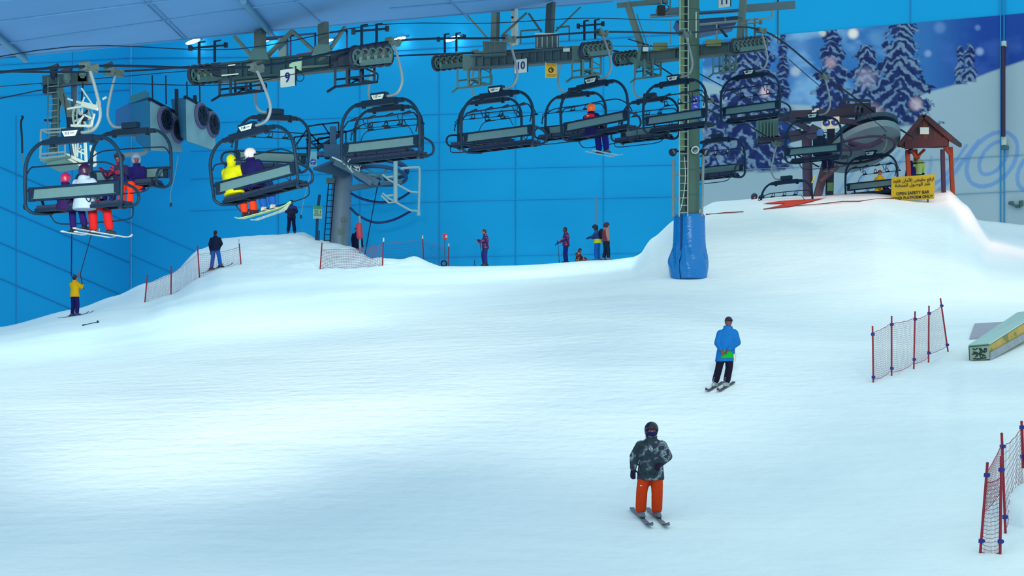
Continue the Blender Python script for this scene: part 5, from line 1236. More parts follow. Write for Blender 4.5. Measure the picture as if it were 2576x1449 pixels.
net_fence('red safety net below the drag lift column', [((810,612),(805,682),90), ((965,598),(962,678),88)],
    [(0,1,.20,.88,.22)], 14, 36, cord=.007, hem=.010, pr=.03, white=(1,), clip=False)
t = net_fence('faint blue net with white-tipped poles behind the crest', [((965,604),(962,676),94), ((1063,592),(1066,662),95), ((1129,612),(1129,674),96)],
    [(0,1,.12,.9,.06),(1,2,.2,.9,.05)], 8, 16, cord=.006, hem=.008, pr=.03, white=(1, 2), clip=False, mnet=mat('net_blue_cord', (54, 100, 180)))
t = thing('ski_pole', 'lone ski pole planted in the snow crest near the man with a phone', 'ski pole', on(1194.5, 92)); mb = MB(); mb.tube([on(1195, 92, -.05), P(1193.5, 655, 92)], .02, 6); mb.build('shaft', M_RUB, t, world=True)
t = thing('ski_pole', 'dropped ski pole lying on the snow near the drag lift rider', 'ski pole', on(228, 80)); a = ray_ground(208, 820) + V((0, 0, .03)); b = ray_ground(246, 812) + V((0, 0, .03)); t.location = a
mb = MB(); mb.tube([a, b], .016, 6); mb.build('shaft', M_RUB, t, world=True); mb = MB(); mb.cyl(b, b - a, .06, .03, 12); mb.build('basket', M_RUB, t, world=True); mb = MB(); mb.cap(a, a + (b - a) * .2, .025, .02, 8); mb.build('grip', M_RUB, t, world=True)
# ------------------------------------------------------------------ people
SKIN = mat('skin', (186, 122, 98), rough=.6, var=.06); SKIND = mat('skin_dark', (110, 70, 70), rough=.6, var=.06)
HAIR = mat('hair_dark', (26, 18, 30), rough=.8); EYE = mat('eye_dark', (16, 12, 20), rough=.3); LIP = mat('lip', (140, 70, 66), rough=.5)
BOOT = mat('ski_boot_grey', (96, 120, 140), rough=.4, var=.3, scale=14); BOOTD = mat('ski_boot_dark', (20, 34, 50), rough=.4)
BUCK = mat('buckle_pale', (180, 205, 215), rough=.3)
STAND = dict(pelvis=(0, 0, .93), chest=(0, .0, 1.25), neck=(0, -.01, 1.46), head=(0, .02, 1.62),
             shR=(.19, 0, 1.40), elR=(.25, -.02, 1.12), wrR=(.26, .08, .88), shL=(-.19, 0, 1.40), elL=(-.25, -.02, 1.12), wrL=(-.26, .08, .88),
             hipR=(.10, 0, .90), knR=(.12, .04, .50), anR=(.13, 0, .13), hipL=(-.10, 0, .90), knL=(-.12, .04, .50), anL=(-.13, 0, .13))
SIT = dict(pelvis=(0, -.02, .14), chest=(0, -.02, .44), neck=(0, -.0, .66), head=(0, .03, .82),
           shR=(.19, 0, .60), elR=(.25, .08, .34), wrR=(.16, .32, .30), shL=(-.19, 0, .60), elL=(-.25, .08, .34), wrL=(-.16, .32, .30),
           hipR=(.10, .02, .12), knR=(.13, .46, .12), anR=(.13, .50, -.37), hipL=(-.10, .02, .12), knL=(-.13, .46, .12), anL=(-.13, .50, -.37))
def hand_into(mb, w, el, k=1.0, curl=.6, side=1, up=V((0, 0, 1))):
    """palm, four unequal bent fingers and a thumb"""
    d = (w - el).normalized(); sd = d.cross(up)
    sd = sd.normalized() if sd.length > .1 else V((1, 0, 0)); pn = sd.cross(d).normalized() * -1
    pc = w + d * .05 * k; mb.loft([(w - d * .01, sd * .026 * k, pn * .02 * k), (w + d * .03 * k, sd * .038 * k, pn * .019 * k), (w + d * .085 * k, sd * .042 * k, pn * .016 * k), (w + d * .10 * k, sd * .036 * k, pn * .012 * k)], 10)
    for i, (o, L) in enumerate(((-.032, .062), (-.011, .074), (.011, .070), (.031, .055))):
        b = w + d * .09 * k + sd * o * k; m1 = b + (d * math.cos(curl * .5) + pn * math.sin(curl * .5)) * L * .55 * k; e = m1 + (d * math.cos(curl * 1.5) + pn * math.sin(curl * 1.5)) * L * .5 * k
        mb.cap(b, m1, .0095 * k, .0088 * k, 8); mb.cap(m1, e, .0088 * k, .0075 * k, 8)
    b = w + d * .03 * k + sd * side * .034 * k; m1 = b + (d * .6 + sd * side * .7 + pn * .35).normalized() * .04 * k; mb.cap(b, m1, .013 * k, .0105 * k, 8); mb.cap(m1, m1 + (d * .85 + pn * .5).normalized() * .032 * k, .0105 * k, .009 * k, 8)
def ski_mesh(t, c, hd, L, w, m, pitch, tipm=None, name='ski', tail=.45):
    """hd = heading (unit, horizontal, local), c = under the boot"""
    sdv = V((hd.y, -hd.x, 0)); f = V((hd.x, hd.y, pitch)).normalized(); up = sdv.cross(f)
    if up.z < 0: up = -up
    prof = [(-tail, .85, .012), (-tail + .03, 1, 0), (-.2, .82, .0), (.1, .8, 0), (1 - tail - .16, 1.05, 0), (1 - tail - .08, 1.0, .02), (1 - tail - .03, .7, .05), (1 - tail, .25, .085)]
    vs = []
    for s, ww, z in prof:
        q = c + f * s * L + up * z
        for a, b in ((-1, 0), (1, 0), (1, 1), (-1, 1)): vs.append(q + sdv * a * ww * w / 2 + up * b * .014)
    fs = [(3, 2, 1, 0), tuple(len(vs) - 4 + k for k in range(4))]
    for i in range(len(prof) - 1):
        for k in range(4): fs.append((i * 4 + k, i * 4 + (k + 1) % 4, i * 4 + 4 + (k + 1) % 4, i * 4 + 4 + k))
    mb = MB(); mb.add(vs, fs); o = mb.build(name, m, t, smooth=False)
    if tipm:
        mb = MB(); j = 4; cq = c + f * (.75 * L) + up * .03; vs2 = [v + up * .004 + (v - cq) * .05 for v in vs[j * 4:]]; n = len(vs2)
        fs2 = [(3, 2, 1, 0), tuple(n - 4 + k for k in range(4))] + [(i * 4 + k, i * 4 + (k + 1) % 4, i * 4 + 4 + (k + 1) % 4, i * 4 + 4 + k) for i in range(n // 4 - 1) for k in range(4)]
        mb.add(vs2, fs2); mb.build('ski_tip', tipm, o, smooth=False)
    mb = MB(); mb.box(c + up * .03 + f * .14, (.07, .07, .035)); mb.box(c + up * .03 - f * .14, (.07, .07, .045)); mb.build('binding', BOOTD, o, smooth=False)
    return o
def person(label, M, J=None, base=STAND, k=1.0, jacket=None, pants=None, hood=None, helmet=None, cap=None, hair=HAIR, skin=SKIN, gloves=None, boots=BOOT,
           goggles=None, gaiter=None, skis=None, headyaw=0, headtilt=0, look=0, jr=1.0, hem=.12, pr=1.0, ground=False, vox=.02, group=None, face=True, skid=None, skiL=1.55, shade=None, collar=True, boot=True, hd=None, sx=1.0):
    j = dict(base); j.update(J or {}); j = {a: V(b) * k for a, b in j.items()}
    for a in j: j[a].x *= sx
    loc = M.to_translation(); t = thing('person', label, 'person', loc, M.to_euler(), group)
    W3 = M.to_3x3(); foot_dz = {}
    if ground:
        for s in 'RL':
            w = loc + W3 @ V((j['an' + s].x, j['an' + s].y, 0)); foot_dz[s] = G(w.x, w.y) - loc.z
            j['an' + s].z += foot_dz[s]; j['kn' + s].z += foot_dz[s] * .5
    hx = Matrix.Rotation(R(headyaw), 3, 'Z') @ Matrix.Rotation(R(look), 3, 'X') @ Matrix.Rotation(R(headtilt), 3, 'Y')
    H = j['head']; hp = lambda x, y, z: H + hx @ (V((x, y, z)) * (k if k > .8 else .9))
    kk = k if k > .8 else .9
    hk = kk * 1.14
    # --- body: one continuous surface
    mb = MB(); lat = (j['shR'] - j['shL']).normalized(); up = (j['neck'] - j['pelvis']).normalized(); fw = up.cross(lat).normalized()
    mb.loft([(j['pelvis'] - up * .10 * k, lat * .12 * k, fw * .10 * k), (j['pelvis'], lat * .155 * k, fw * .115 * k), ((j['pelvis'] + j['chest']) / 2, lat * .13 * k, fw * .10 * k), (j['chest'], lat * .16 * k, fw * .115 * k), ((j['shR'] + j['shL']) / 2 - up * .01, lat * .15 * k, fw * .08 * k), (j['neck'] - up * .02, lat * .06 * k, fw * .055 * k)])
    mb.cap(j['neck'] - up * .04, H - up * .05 * kk, .056 * k, .05 * kk)
    mb.ell(H, (.076 * kk, .094 * kk, .115 * kk), hx, 18, 14); mb.ell(hp(0, .028, -.055), (.055 * kk, .06 * kk, .055 * kk), hx)
    mb.cap(hp(0, .088, .01), hp(0, .108, -.022), .011 * kk, .016 * kk, 8)
    for s in (-1, 1): mb.ell(hp(s * .078, 0, -.005), (.012 * kk, .02 * kk, .032 * kk), hx, 8, 6)
    for s in 'RL':
        mb.cap(j['sh' + s], j['el' + s], .052 * k, .04 * k); mb.cap(j['el' + s], j['wr' + s], .042 * k, .028 * k)
        mb.cap(j['hip' + s], j['kn' + s], .085 * k, .058 * k); mb.cap(j['kn' + s], j['an' + s], .056 * k, .04 * k)
        mb.cap(j['an' + s], j['an' + s] + V((0, .04, -.04)) * k, .04 * k, .03 * k)
    if not gloves:
        for s in 'RL': hand_into(mb, j['wr' + s], j['el' + s], k, .7, 1 if s == 'L' else -1)
    body = link('body', remesh(mb, vox if gloves else min(vox, .0105), 2, 'body'), skin, t)
    if face and not hood:
        for s in (-1, 1):
            mb = MB(); mb.ell(hp(s * .031, .079, .018), (.013 * kk, .010, .009), hx, 8, 6); mb.build('eye', EYE, t)
        if not gaiter: mb = MB(); mb.ell(hp(0, .087, -.055), (.025 * kk, .010, .007), hx, 10, 6); mb.build('mouth', LIP, t)
    # --- jacket and trousers
    mb = MB(); r = jr * k
    pj = j['pelvis'] - up * hem * k
    mb.loft([(pj, lat * .20 * r, fw * .165 * r), (pj + up * .03, lat * .20 * r, fw * .165 * r), (j['pelvis'] + up * .02, lat * .185 * r, fw * .15 * r), ((j['pelvis'] + j['chest']) / 2, lat * .165 * r, fw * .14 * r), (j['chest'], lat * .185 * r, fw * .145 * r), ((j['shR'] + j['shL']) / 2 + up * .0, lat * .165 * r, fw * .11 * r), (j['neck'], lat * .085 * r, fw * .08 * r), (j['neck'] + up * .05 * k, lat * .075 * r, fw * .075 * r)])
    for s in 'RL':
        mb.cap(j['sh' + s] - up * .045 * k, j['el' + s], .080 * r, .068 * r); mb.cap(j['el' + s], bil(j['el' + s], j['wr' + s], .94), .068 * r, .050 * r)
    if hood == 'down': mb.ring(j['neck'] + up * .025 * k, up, .075 * r, .028 * k, 18, 8)
    if hood == 'down': mb.ell(j['neck'] - fw * .07 * k - up * .01, (.11 * k, .07 * k, .08 * k))
    if hood == 'up':
        mb.ell(H + V((0, -.01, .0)), (.118 * kk, .125 * kk, .145 * kk), hx); mb.cap(j['neck'], H - up * .06, .10 * k, .09 * k)
    jk = link('jacket', remesh(mb, .019, 3, 'jacket'), jacket, t)
    if collar and not hood: mb = MB(); mb.ring(j['neck'] + up * .04 * k, up, .074 * r, .018, 18, 6); mb.build('collar', jacket, jk)
    mb = MB(); mb.loft([(j['pelvis'] - up * .13 * k, lat * .13 * k * pr, fw * .12 * k * pr), (j['pelvis'], lat * .165 * k * pr, fw * .135 * k * pr), (j['pelvis'] + up * .1 * k, lat * .15 * k * pr, fw * .12 * k * pr)])
    for s in 'RL':
        a = bil(j['an' + s], j['kn' + s], .12); mb.cap(j['hip' + s], j['kn' + s], .108 * k * pr, .092 * k * pr); mb.cap(j['kn' + s], a, .092 * k * pr, .088 * k * pr)
    link('trousers', remesh(mb, .019, 3, 'trousers'), pants, t)
    # --- gloves
    if gloves:
        for s in 'RL':
            mb = MB(); hand_into(mb, bil(j['el' + s], j['wr' + s], .97), j['el' + s], k * 1.28, .8, 1 if s == 'L' else -1); mb.cap(bil(j['el' + s], j['wr' + s], .85), j['wr' + s], .045 * k, .04 * k); link('glove', remesh(mb, .011, 1, 'glove'), gloves, t)
    # --- boots and skis
    for s in 'RL':
        if not boot: break
        an = j['an' + s]; d = (j['kn' + s] - an).normalized(); fd = V(hd or (0, 1, 0)).normalized() if skid is None else V(skid).normalized(); fd.z = 0
        sole = an - V((0, 0, .10)) * k
        if base is SIT: sole = an - d * .10 * k
        mb = MB(); mb.cap(an + d * .19 * k, an - V((0, 0, .02)), .068 * k, .062 * k); mb.cap(sole + V((0, 0, .05)) - fd * .07, sole + V((0, 0, .045)) + fd * .15, .052 * k, .042 * k); mb.box(sole + V((0, 0, .015)) + fd * .04, (.085, .085, .03)); mb.bar(sole + V((0, 0, .012)) - fd * .12, sole + V((0, 0, .012)) + fd * .19, .08, .03)
        bo = link('boot', remesh(mb, .013, 1, 'boot'), boots, t)
        for q in (.02, .07, .11):
            mb = MB(); mb.bar(an + d * q + fd * .065 - V((.04, 0, 0)), an + d * q + fd * .065 + V((.04, 0, 0)), .014, .016); mb.build('buckle', BUCK, bo, smooth=False)
        if skis:
            hdn = V(skid or (0, 1, 0)).normalized(); pitch = 0
            if ground:
                a = loc + W3 @ (V((an.x, an.y, 0)) + hdn * .45); b = loc + W3 @ (V((an.x, an.y, 0)) - hdn * .45); pitch = (G(a.x, a.y) - G(b.x, b.y)) / .9
            ski_mesh(t, sole + V((0, 0, -.012)), hdn, skiL * k, .095, skis[0], pitch, skis[1] if len(skis) > 1 else None)
    # --- head gear
    if helmet:
        mb = MB(); mb.ell(hp(0, -.008, .018), (.112 * hk, .132 * hk, .122 * hk), hx @ Matrix.Rotation(R(20), 3, 'X'), 22, 12, 0, 106); mb.ell(hp(0, -.045, -.03), (.105 * hk, .09 * hk, .10 * hk), hx, 18, 10)
        for s in (-1, 1): mb.ell(hp(s * .088, .0, -.035), (.024 * kk, .045 * kk, .055 * kk), hx, 12, 8)
        he = link('helmet', remesh(mb, .014, 1, 'helmet'), helmet, t)
        mb = MB()
        for s in (-1, 0, 1): mb.ell(hp(s * .05, -.03, .147 - abs(s) * .014), (.010, .035, .010), hx, 8, 6)
        mb.build('vent', EYE, he)
        if goggles: 
            mb = MB(); mb.ell(hp(0, .085, .035), (.088 * kk, .045, .042 * kk), hx, 16, 8); mb.build('goggles', goggles, t)
    elif cap:
        mb = MB(); mb.ell(hp(0, -.005, .02), (.092 * kk, .112 * kk, .108 * kk), hx, 20, 8, 0, 95); he = mb.build('cap', cap, t)
        mb = MB(); mb.loft([(hp(0, .10, .045), hx @ V((.07, 0, 0)), hx @ V((0, .01, .004))), (hp(0, .165, .03), hx @ V((.055, 0, 0)), hx @ V((0, .01, .004)))], 12); mb.build('cap_peak', cap, he)
        if hair: mb = MB(); mb.ell(hp(0, -.025, .0), (.084 * kk, .09 * kk, .10 * kk), hx); mb.build('hair', hair, t)
    elif hood != 'up':
        mb = MB(); mb.ell(hp(0, -.018, .028), (.086 * kk, .098 * kk, .105 * kk), hx, 20, 12, 0, 118); mb.ell(hp(0, -.04, -.01), (.078 * kk, .07 * kk, .09 * kk), hx); link('hair', remesh(mb, .013, 1, 'hair'), hair, t)
    if gaiter:
        mb = MB(); mb.ell(hp(0, .03, -.055), (.074 * kk, .085 * kk, .065 * kk), hx); mb.cap(j['neck'] - up * .02, hp(0, .01, -.07), .088 * kk, .072 * kk); link('face_cover', remesh(mb, .015, 2, 'gaiter'), gaiter, t)
    return t, j
def PM(px, d, yaw, dz=0.0):
    p = on(px, d, dz); return Matrix.Translation(p) @ Matrix.Rotation(R(yaw), 4, 'Z')
def panel(t, name, c, r, m, yaw=0):
    mb = MB(); mb.ell(c, r); return mb.build(name, m, t)
def zmat(name, bands, axis='Z', n=.02):
    """cloth whose colour changes with height on the garment (colour blocking)"""
    if name in MATS: return MATS[name]
    m = bpy.data.materials.new(name); m.use_nodes = True; nt = m.node_tree; b = nt.nodes['Principled BSDF']; b.inputs['Roughness'].default_value = .85
    tc = nt.nodes.new('ShaderNodeTexCoord'); sp = nt.nodes.new('ShaderNodeSeparateXYZ'); mr = nt.nodes.new('ShaderNodeMapRange')
    lo, hi = bands[0][0], bands[-1][0] + .3; mr.inputs[1].default_value = lo; mr.inputs[2].default_value = hi
    rp = nt.nodes.new('ShaderNodeValToRGB'); rp.color_ramp.interpolation = 'CONSTANT'; el = rp.color_ramp.elements
    while len(el) < len(bands): el.new(.5)
    for e, (z, c) in zip(el, bands): e.position = (z - lo) / (hi - lo); e.color = alb(c) + (1,)
    nt.links.new(tc.outputs['Object'], sp.inputs[0]); nt.links.new(sp.outputs[axis], mr.inputs[0]); nt.links.new(mr.outputs[0], rp.inputs[0]); nt.links.new(rp.outputs[0], b.inputs['Base Color'])
    MATS[name] = m; return m
def hold_pole(lab, a, b, m=M_RUB):
    t = thing('ski_pole', lab, 'ski pole', b); mb = MB(); mb.tube([a, b], .014, 6); mb.build('shaft', m, t, world=True)
    d = (a - b).normalized(); mb = MB(); mb.cap(a - d * .10, a + d * .03, .02, .022, 8); mb.build('grip', m, t, world=True); mb = MB(); mb.cyl(b + d * .07, d, .05, .012, 12); mb.build('basket', m, t, world=True)

CAMO = ramp_mat('camo_cloth', [(0, (16, 38, 52)), (.38, (22, 62, 66)), (.47, (44, 40, 76)), (.53, (74, 110, 122)), (.60, (138, 170, 180)), (.66, (50, 44, 84))], 7.5, detail=3.5)
# 1 camouflage skier, nearest
t, j = person('skier in a camouflage jacket and orange trousers skiing towards the viewer', PM(1630, 35.7, 180),
    J=dict(pelvis=(-.05, 0, .90), chest=(-.06, 0, 1.20), neck=(-.06, .02, 1.44), head=(-.06, .05, 1.59), shR=(.13, .02, 1.36), elR=(.25, .02, 1.12), wrR=(.27, .10, .90),
           shL=(-.25, .0, 1.36), elL=(-.36, -.03, 1.12), wrL=(-.22, .17, 1.00), hipR=(.05, 0, .86), knR=(.115, .08, .50), anR=(.13, 0, .14), hipL=(-.15, 0, .86), knL=(-.16, .08, .50), anL=(-.16, 0, .14)),
    jacket=CAMO, pants=cloth('orange', (204, 66, 16)), helmet=mat('helmet_black', (24, 20, 52), rough=.35), goggles=mat('goggle_dark', (30, 24, 60), rough=.1), gaiter=cloth('navy_gaiter', (34, 30, 92)),
    gloves=cloth('dark_glove', (36, 26, 62)), skis=(mat('ski_grey', (110, 130, 150), var=.4, scale=12), mat('ski_tip_dark', (40, 28, 56))), skid=(-.22, 1, 0), ground=True, vox=.012, jr=1.26, hem=.20, pr=1.14, skiL=1.35, headyaw=6)
mb = MB(); mb.ell((j['knR'] + V((.02, .085, .10))), (.022, .012, .012)); mb.build('knee_logo', mat('logo_cream', (220, 200, 190)), t)
mb = MB(); mb.ring(j['chest'] + V((.02, .185, .06)), (0, 1, 0), .028, .006, 16, 5); mb.ell(j['chest'] + V((.01, .187, .065)), (.014, .006, .01)); mb.build('chest_logo', mat('logo_grey', (190, 205, 205)), t)
# 2 blue hoodie
HBL = cloth('hoodie_blue', (10, 110, 196))
t, j = person('skier in a long blue hoodie with a green waist wrap and black trousers', PM(1813, 47, 180),
    J=dict(pelvis=(-.12, 0, .86), chest=(-.15, 0, 1.16), neck=(-.17, 0, 1.42), head=(-.185, .04, 1.56), shR=(.00, .0, 1.33), elR=(.08, .02, 1.06), wrR=(.01, .16, .90),
           shL=(-.33, 0, 1.34), elL=(-.40, .0, 1.07), wrL=(-.17, .19, .90), hipR=(-.02, 0, .82), knR=(.05, .07, .46), anR=(.13, 0, .14), hipL=(-.22, 0, .82), knL=(-.19, .07, .46), anL=(-.14, 0, .14)),
    jacket=HBL, hood='down', pants=cloth('black_navy', (10, 4, 40)), cap=mat('cap_dark_maroon', (44, 30, 50), rough=.8), skin=SKIND, skis=(mat('ski_black', (60, 70, 90)), mat('ski_tip_purple', (150, 50, 140))), skid=(.42, 1, 0), ground=True, vox=.0105, jr=1.18, hem=.24, pr=.98, skiL=1.35, headyaw=14, boots=mat('boot_pale', (130, 170, 180), rough=.4, var=.5, scale=20))
mb = MB(); mb.loft([((-.13, .155, .70), V((.15, 0, .0)), V((0, .05, 0))), ((-.14, .165, .78), V((.15, 0, 0)), V((0, .055, 0))), ((-.13, .15, .88), V((.085, 0, 0)), V((0, .04, 0)))]); mb.build('waist_wrap', cloth('green', (10, 168, 56)), t)
mb = MB(); mb.cap((.035, .12, .955), (.02, .145, .925), .055, .05); mb.build('green_cuff', cloth('green', (10, 168, 56)), t)
mb = MB(); mb.loft([((-.30, .0, .62), V((.05, 0, 0)), V((0, .09, 0))), ((-.28, .02, .80), V((.09, 0, 0)), V((0, .1, 0)))]); mb.build('white_bib', cloth('white', (196, 220, 205)), t)
# 3 drag lift rider
t, j = person('drag lift rider in a yellow jacket holding the rope at far left', PM(188, 84, -32),
    J=dict(elR=(.24, .15, 1.22), wrR=(.12, .34, 1.36), elL=(-.24, .12, 1.14), wrL=(.0, .32, 1.2)), jacket=cloth('yellow', (226, 190, 10)), pants=cloth('navy', (20, 24, 104)), cap=mat('helmet_teal_dark', (20, 40, 70)), gloves=cloth('dark_glove', (36, 26, 62)),
    skis=(mat('ski_teal', (80, 120, 150)),), skid=(.2, 1, 0), ground=True, jr=1.12, hem=.12, headyaw=-10, boots=mat('boot_navy', (50, 64, 120)))
hw = t.matrix_basis @ j['wrR'] if False else Matrix.Translation(t.location) @ t.rotation_euler.to_matrix().to_4x4() @ j['wrR']
tt = thing('drag_rope', 'long dark drag rope rising from the yellow-jacketed rider to the lift', 'rope', hw)
mb = MB(); mb.tube([hw, P(202, 690, 83), P(216, 640, 80), P(232, 583, 76), P(240, 540, 72)], .02, 6); mb.build('rope', M_DARK, tt, world=True)
mb = MB(); mb.tube([P(197, 681, 83.5), P(196, 699, 83.5)], .035, 8); mb.tube([P(201, 690, 83.3), P(200, 712, 83.3)], .03, 8); mb.build('rope_handle', mat('handle_slate', (90, 110, 150)), tt, world=True)
tt = thing('drag_rope', 'vertical dark rope coming down to the yellow-jacketed rider', 'rope', P(179, 694, 84.5)); mb = MB(); mb.tube([P(179, 694, 84.5), P(181, 560, 82)], .02, 6); mb.build('rope', M_DARK, tt, world=True)
# 4 man seen from behind
person('skier in a black jacket and bright blue trousers seen from behind on left mound', PM(542, 89.5, -18), J=dict(elR=(.27, .05, 1.14), wrR=(.14, .20, 1.05), elL=(-.27, -.02, 1.12), wrL=(-.25, .03, .84), knR=(.17, .03, .5), anR=(.22, .05, .13), knL=(-.15, .03, .5), anL=(-.19, -.02, .13)),
    jacket=cloth('black_blue', (14, 30, 66)), pants=cloth('bright_blue', (16, 100, 200)), hair=HAIR, gloves=cloth('black_blue', (14, 30, 66)), skis=(mat('ski_olive', (90, 110, 70)), mat('ski_tip_pink', (180, 90, 110))), skid=(.75, 1, 0), ground=True, jr=1.12, hem=.10, boots=BOOTD, skiL=1.2)
# 5 man on the mound top
person('man in navy jacket and peaked cap with hands joined on the mound top', PM(733, 99.5, 190, .0), J=dict(elR=(.27, .0, 1.14), wrR=(.07, .16, 1.0), elL=(-.27, 0, 1.14), wrL=(-.06, .17, 1.0), anR=(.17, 0, .13), anL=(-.17, 0, .13)),
    jacket=zmat('navy_yoke_jacket', [(.5, (14, 22, 66)), (1.26, (22, 60, 146))]), pants=cloth('navy_dark', (12, 24, 72)), cap=mat('cap_navy', (14, 26, 56)), hair=HAIR, gloves=cloth('black_blue', (14, 30, 66)), ground=True, jr=1.15, hem=.12, headyaw=-35, boots=BOOTD, k=.98)
# 6 head behind mound
person('person mostly hidden behind the left mound, only a dark cap showing', PM(898, 103, 200), J=None, jacket=cloth('navy_dark', (12, 24, 72)), pants=cloth('navy_dark', (12, 24, 72)), cap=mat('cap_plum', (30, 20, 66)), gloves=cloth('black_blue', (14, 30, 66)), boots=BOOTD, headyaw=-120, ground=True)
# 7 man with phone
UNI = ramp_mat('uniform_navy_coral', [(0, (24, 24, 110)), (.50, (36, 30, 96)), (.56, (196, 66, 92)), (.62, (30, 30, 110))], 5)
ROY = cloth('uniform_royal', (24, 34, 150)); 
t, j = person('man in navy and coral uniform reading a phone with a ski pole', PM(1221, 92.5, 100), J=dict(pelvis=(0, .0, .93), head=(0, .06, 1.60), neck=(0, .01, 1.46), elR=(.24, .10, 1.16), wrR=(.14, .34, 1.24), elL=(-.24, .14, 1.14), wrL=(-.10, .33, 1.12), knR=(.1, .10, .5), knL=(-.1, .02, .5)),
    jacket=UNI, pants=zmat('uniform_trousers', [(0, (26, 30, 130)), (.72, (14, 44, 96))]), hair=mat('hair_brown', (70, 40, 60)), ground=True, look=-22, jr=1.08, hem=.10, boots=BOOTD, k=1.0)
Mx = Matrix.Translation(t.location) @ t.rotation_euler.to_matrix().to_4x4()
mb = MB(); ph = thing('phone', 'small phone held by the man in navy and coral uniform', 'phone', Mx @ (j['wrR'] + V((0, .12, .02)))); mb.box(Mx @ (j['wrR'] + V((0, .11, .02))), (.14, .07, .012), Matrix.Rotation(R(20), 3, 'Y')); mb.build('case', M_RUB, ph, world=True, smooth=False)
hold_pole('ski pole hanging from the wrist of the man reading a phone', Mx @ V((-.12, .26, 1.02)), Mx @ V((-.1, .14, .0)))
# 8 man leaning on pole
t, j = person('man in navy and coral uniform leaning on a ski pole, facing left', PM(1424, 93.5, 95), J=dict(head=(0, .06, 1.60), neck=(0, .01, 1.46), elR=(.24, .06, 1.16), wrR=(.2, .36, 1.0), elL=(-.22, .10, 1.14), wrL=(-.2, .36, 1.0)), jacket=UNI, pants=cloth('uniform_royal_dark', (18, 36, 120)), hair=mat('hair_near_black', (40, 28, 54)), skin=SKIND, gloves=ROY, ground=True, jr=1.12, hem=.08, pr=1.1, boots=BOOTD)
Mx = Matrix.Translation(t.location) @ t.rotation_euler.to_matrix().to_4x4(); hold_pole('ski pole planted by the uniformed man left of the sitting child', Mx @ V((-.2, .42, 1.02)), Mx @ V((-.2, .34, .02)))
# 9 child sitting
CHW = ramp_mat('child_suit', [(0, (60, 30, 44)), (.48, (110, 60, 60)), (.56, (200, 150, 130)), (.62, (70, 40, 50))], 6)
person('small child in brown patterned suit sitting on the snow crest', PM(1454, 93.8, -60, .06), base=SIT, J=dict(anR=(.16, .8, .05), anL=(-.16, .8, .05), knR=(.16, .42, .25), knL=(-.16, .42, .25), chest=(0, .04, .42), neck=(0, .1, .62), head=(0, .16, .76)), k=.72, jacket=CHW, pants=CHW, hair=mat('hair_brown', (70, 40, 60)), gloves=cloth('coral', (190, 60, 70)), boots=mat('boot_coral', (170, 60, 60)), hood='down', look=-20)
# 10 backpack skier
t, j = person('skier with dark backpack, neon yellow hem and bright blue trousers', PM(1503, 93, 68), J=dict(pelvis=(0, .0, .93), chest=(0, .03, 1.25), neck=(0, .06, 1.45), head=(0, .12, 1.60), elR=(.22, .14, 1.16), wrR=(.16, .34, 1.14), elL=(-.22, .14, 1.16), wrL=(-.16, .34, 1.14), knR=(.12, .0, .5), anR=(.12, -.02, .13)),
    jacket=zmat('yellow_hem_jacket', [(.6, (200, 220, 20)), (1.05, (18, 60, 130)), (1.3, (16, 80, 150))]), pants=cloth('bright_blue', (16, 100, 200)), helmet=mat('helmet_navy', (14, 30, 56)), gloves=cloth('black_blue', (14, 30, 66)), skis=(mat('ski_dark_teal', (30, 60, 80)), mat('ski_tip_pink', (180, 90, 110))), skid=(0, 1, 0), ground=True, jr=1.12, hem=.08, look=-15, skiL=1.5)
mb = MB(); mb.ell((0, -.19, 1.30), (.17, .13, .25)); mb.ell((.0, -.24, 1.44), (.12, .1, .08)); link('backpack', remesh(mb, .02, 2, 'pack'), cloth('pack_dark', (16, 30, 44)), t)
# 11 red jacket
t, j = person('skier in a maroon vest jacket with tan sleeve standing right of the backpack skier', PM(1524, 91.0, -70), J=dict(head=(.0, .04, 1.60), elR=(.25, -.02, 1.14), wrR=(.24, .05, .86), elL=(-.24, -.02, 1.14), wrL=(-.24, .02, .86), knR=(.1, .08, .5), anR=(.12, .08, .13), anL=(-.12, -.05, .13)),
    jacket=zmat('maroon_jacket', [(.6, (176, 150, 150)), (.84, (112, 34, 62)), (1.38, (150, 120, 130))]), pants=cloth('teal_black', (12, 40, 66)), helmet=mat('helmet_maroon', (60, 28, 56)), gloves=cloth('plum_glove', (70, 20, 70)), skis=(mat('ski_rose', (130, 90, 110)), mat('ski_tip_green', (70, 120, 110))), skid=(0, 1, 0), ground=True, jr=1.05, hem=.07, skiL=1.7, headyaw=-10, boots=mat('boot_steel', (90, 130, 160)))
mb = MB(); mb.cap(j['shR'], j['elR'], .09, .076); mb.cap(j['elR'], bil(j['elR'], j['wrR'], .8), .076, .06); mb.build('tan_sleeve', cloth('tan', (170, 140, 130)), t)

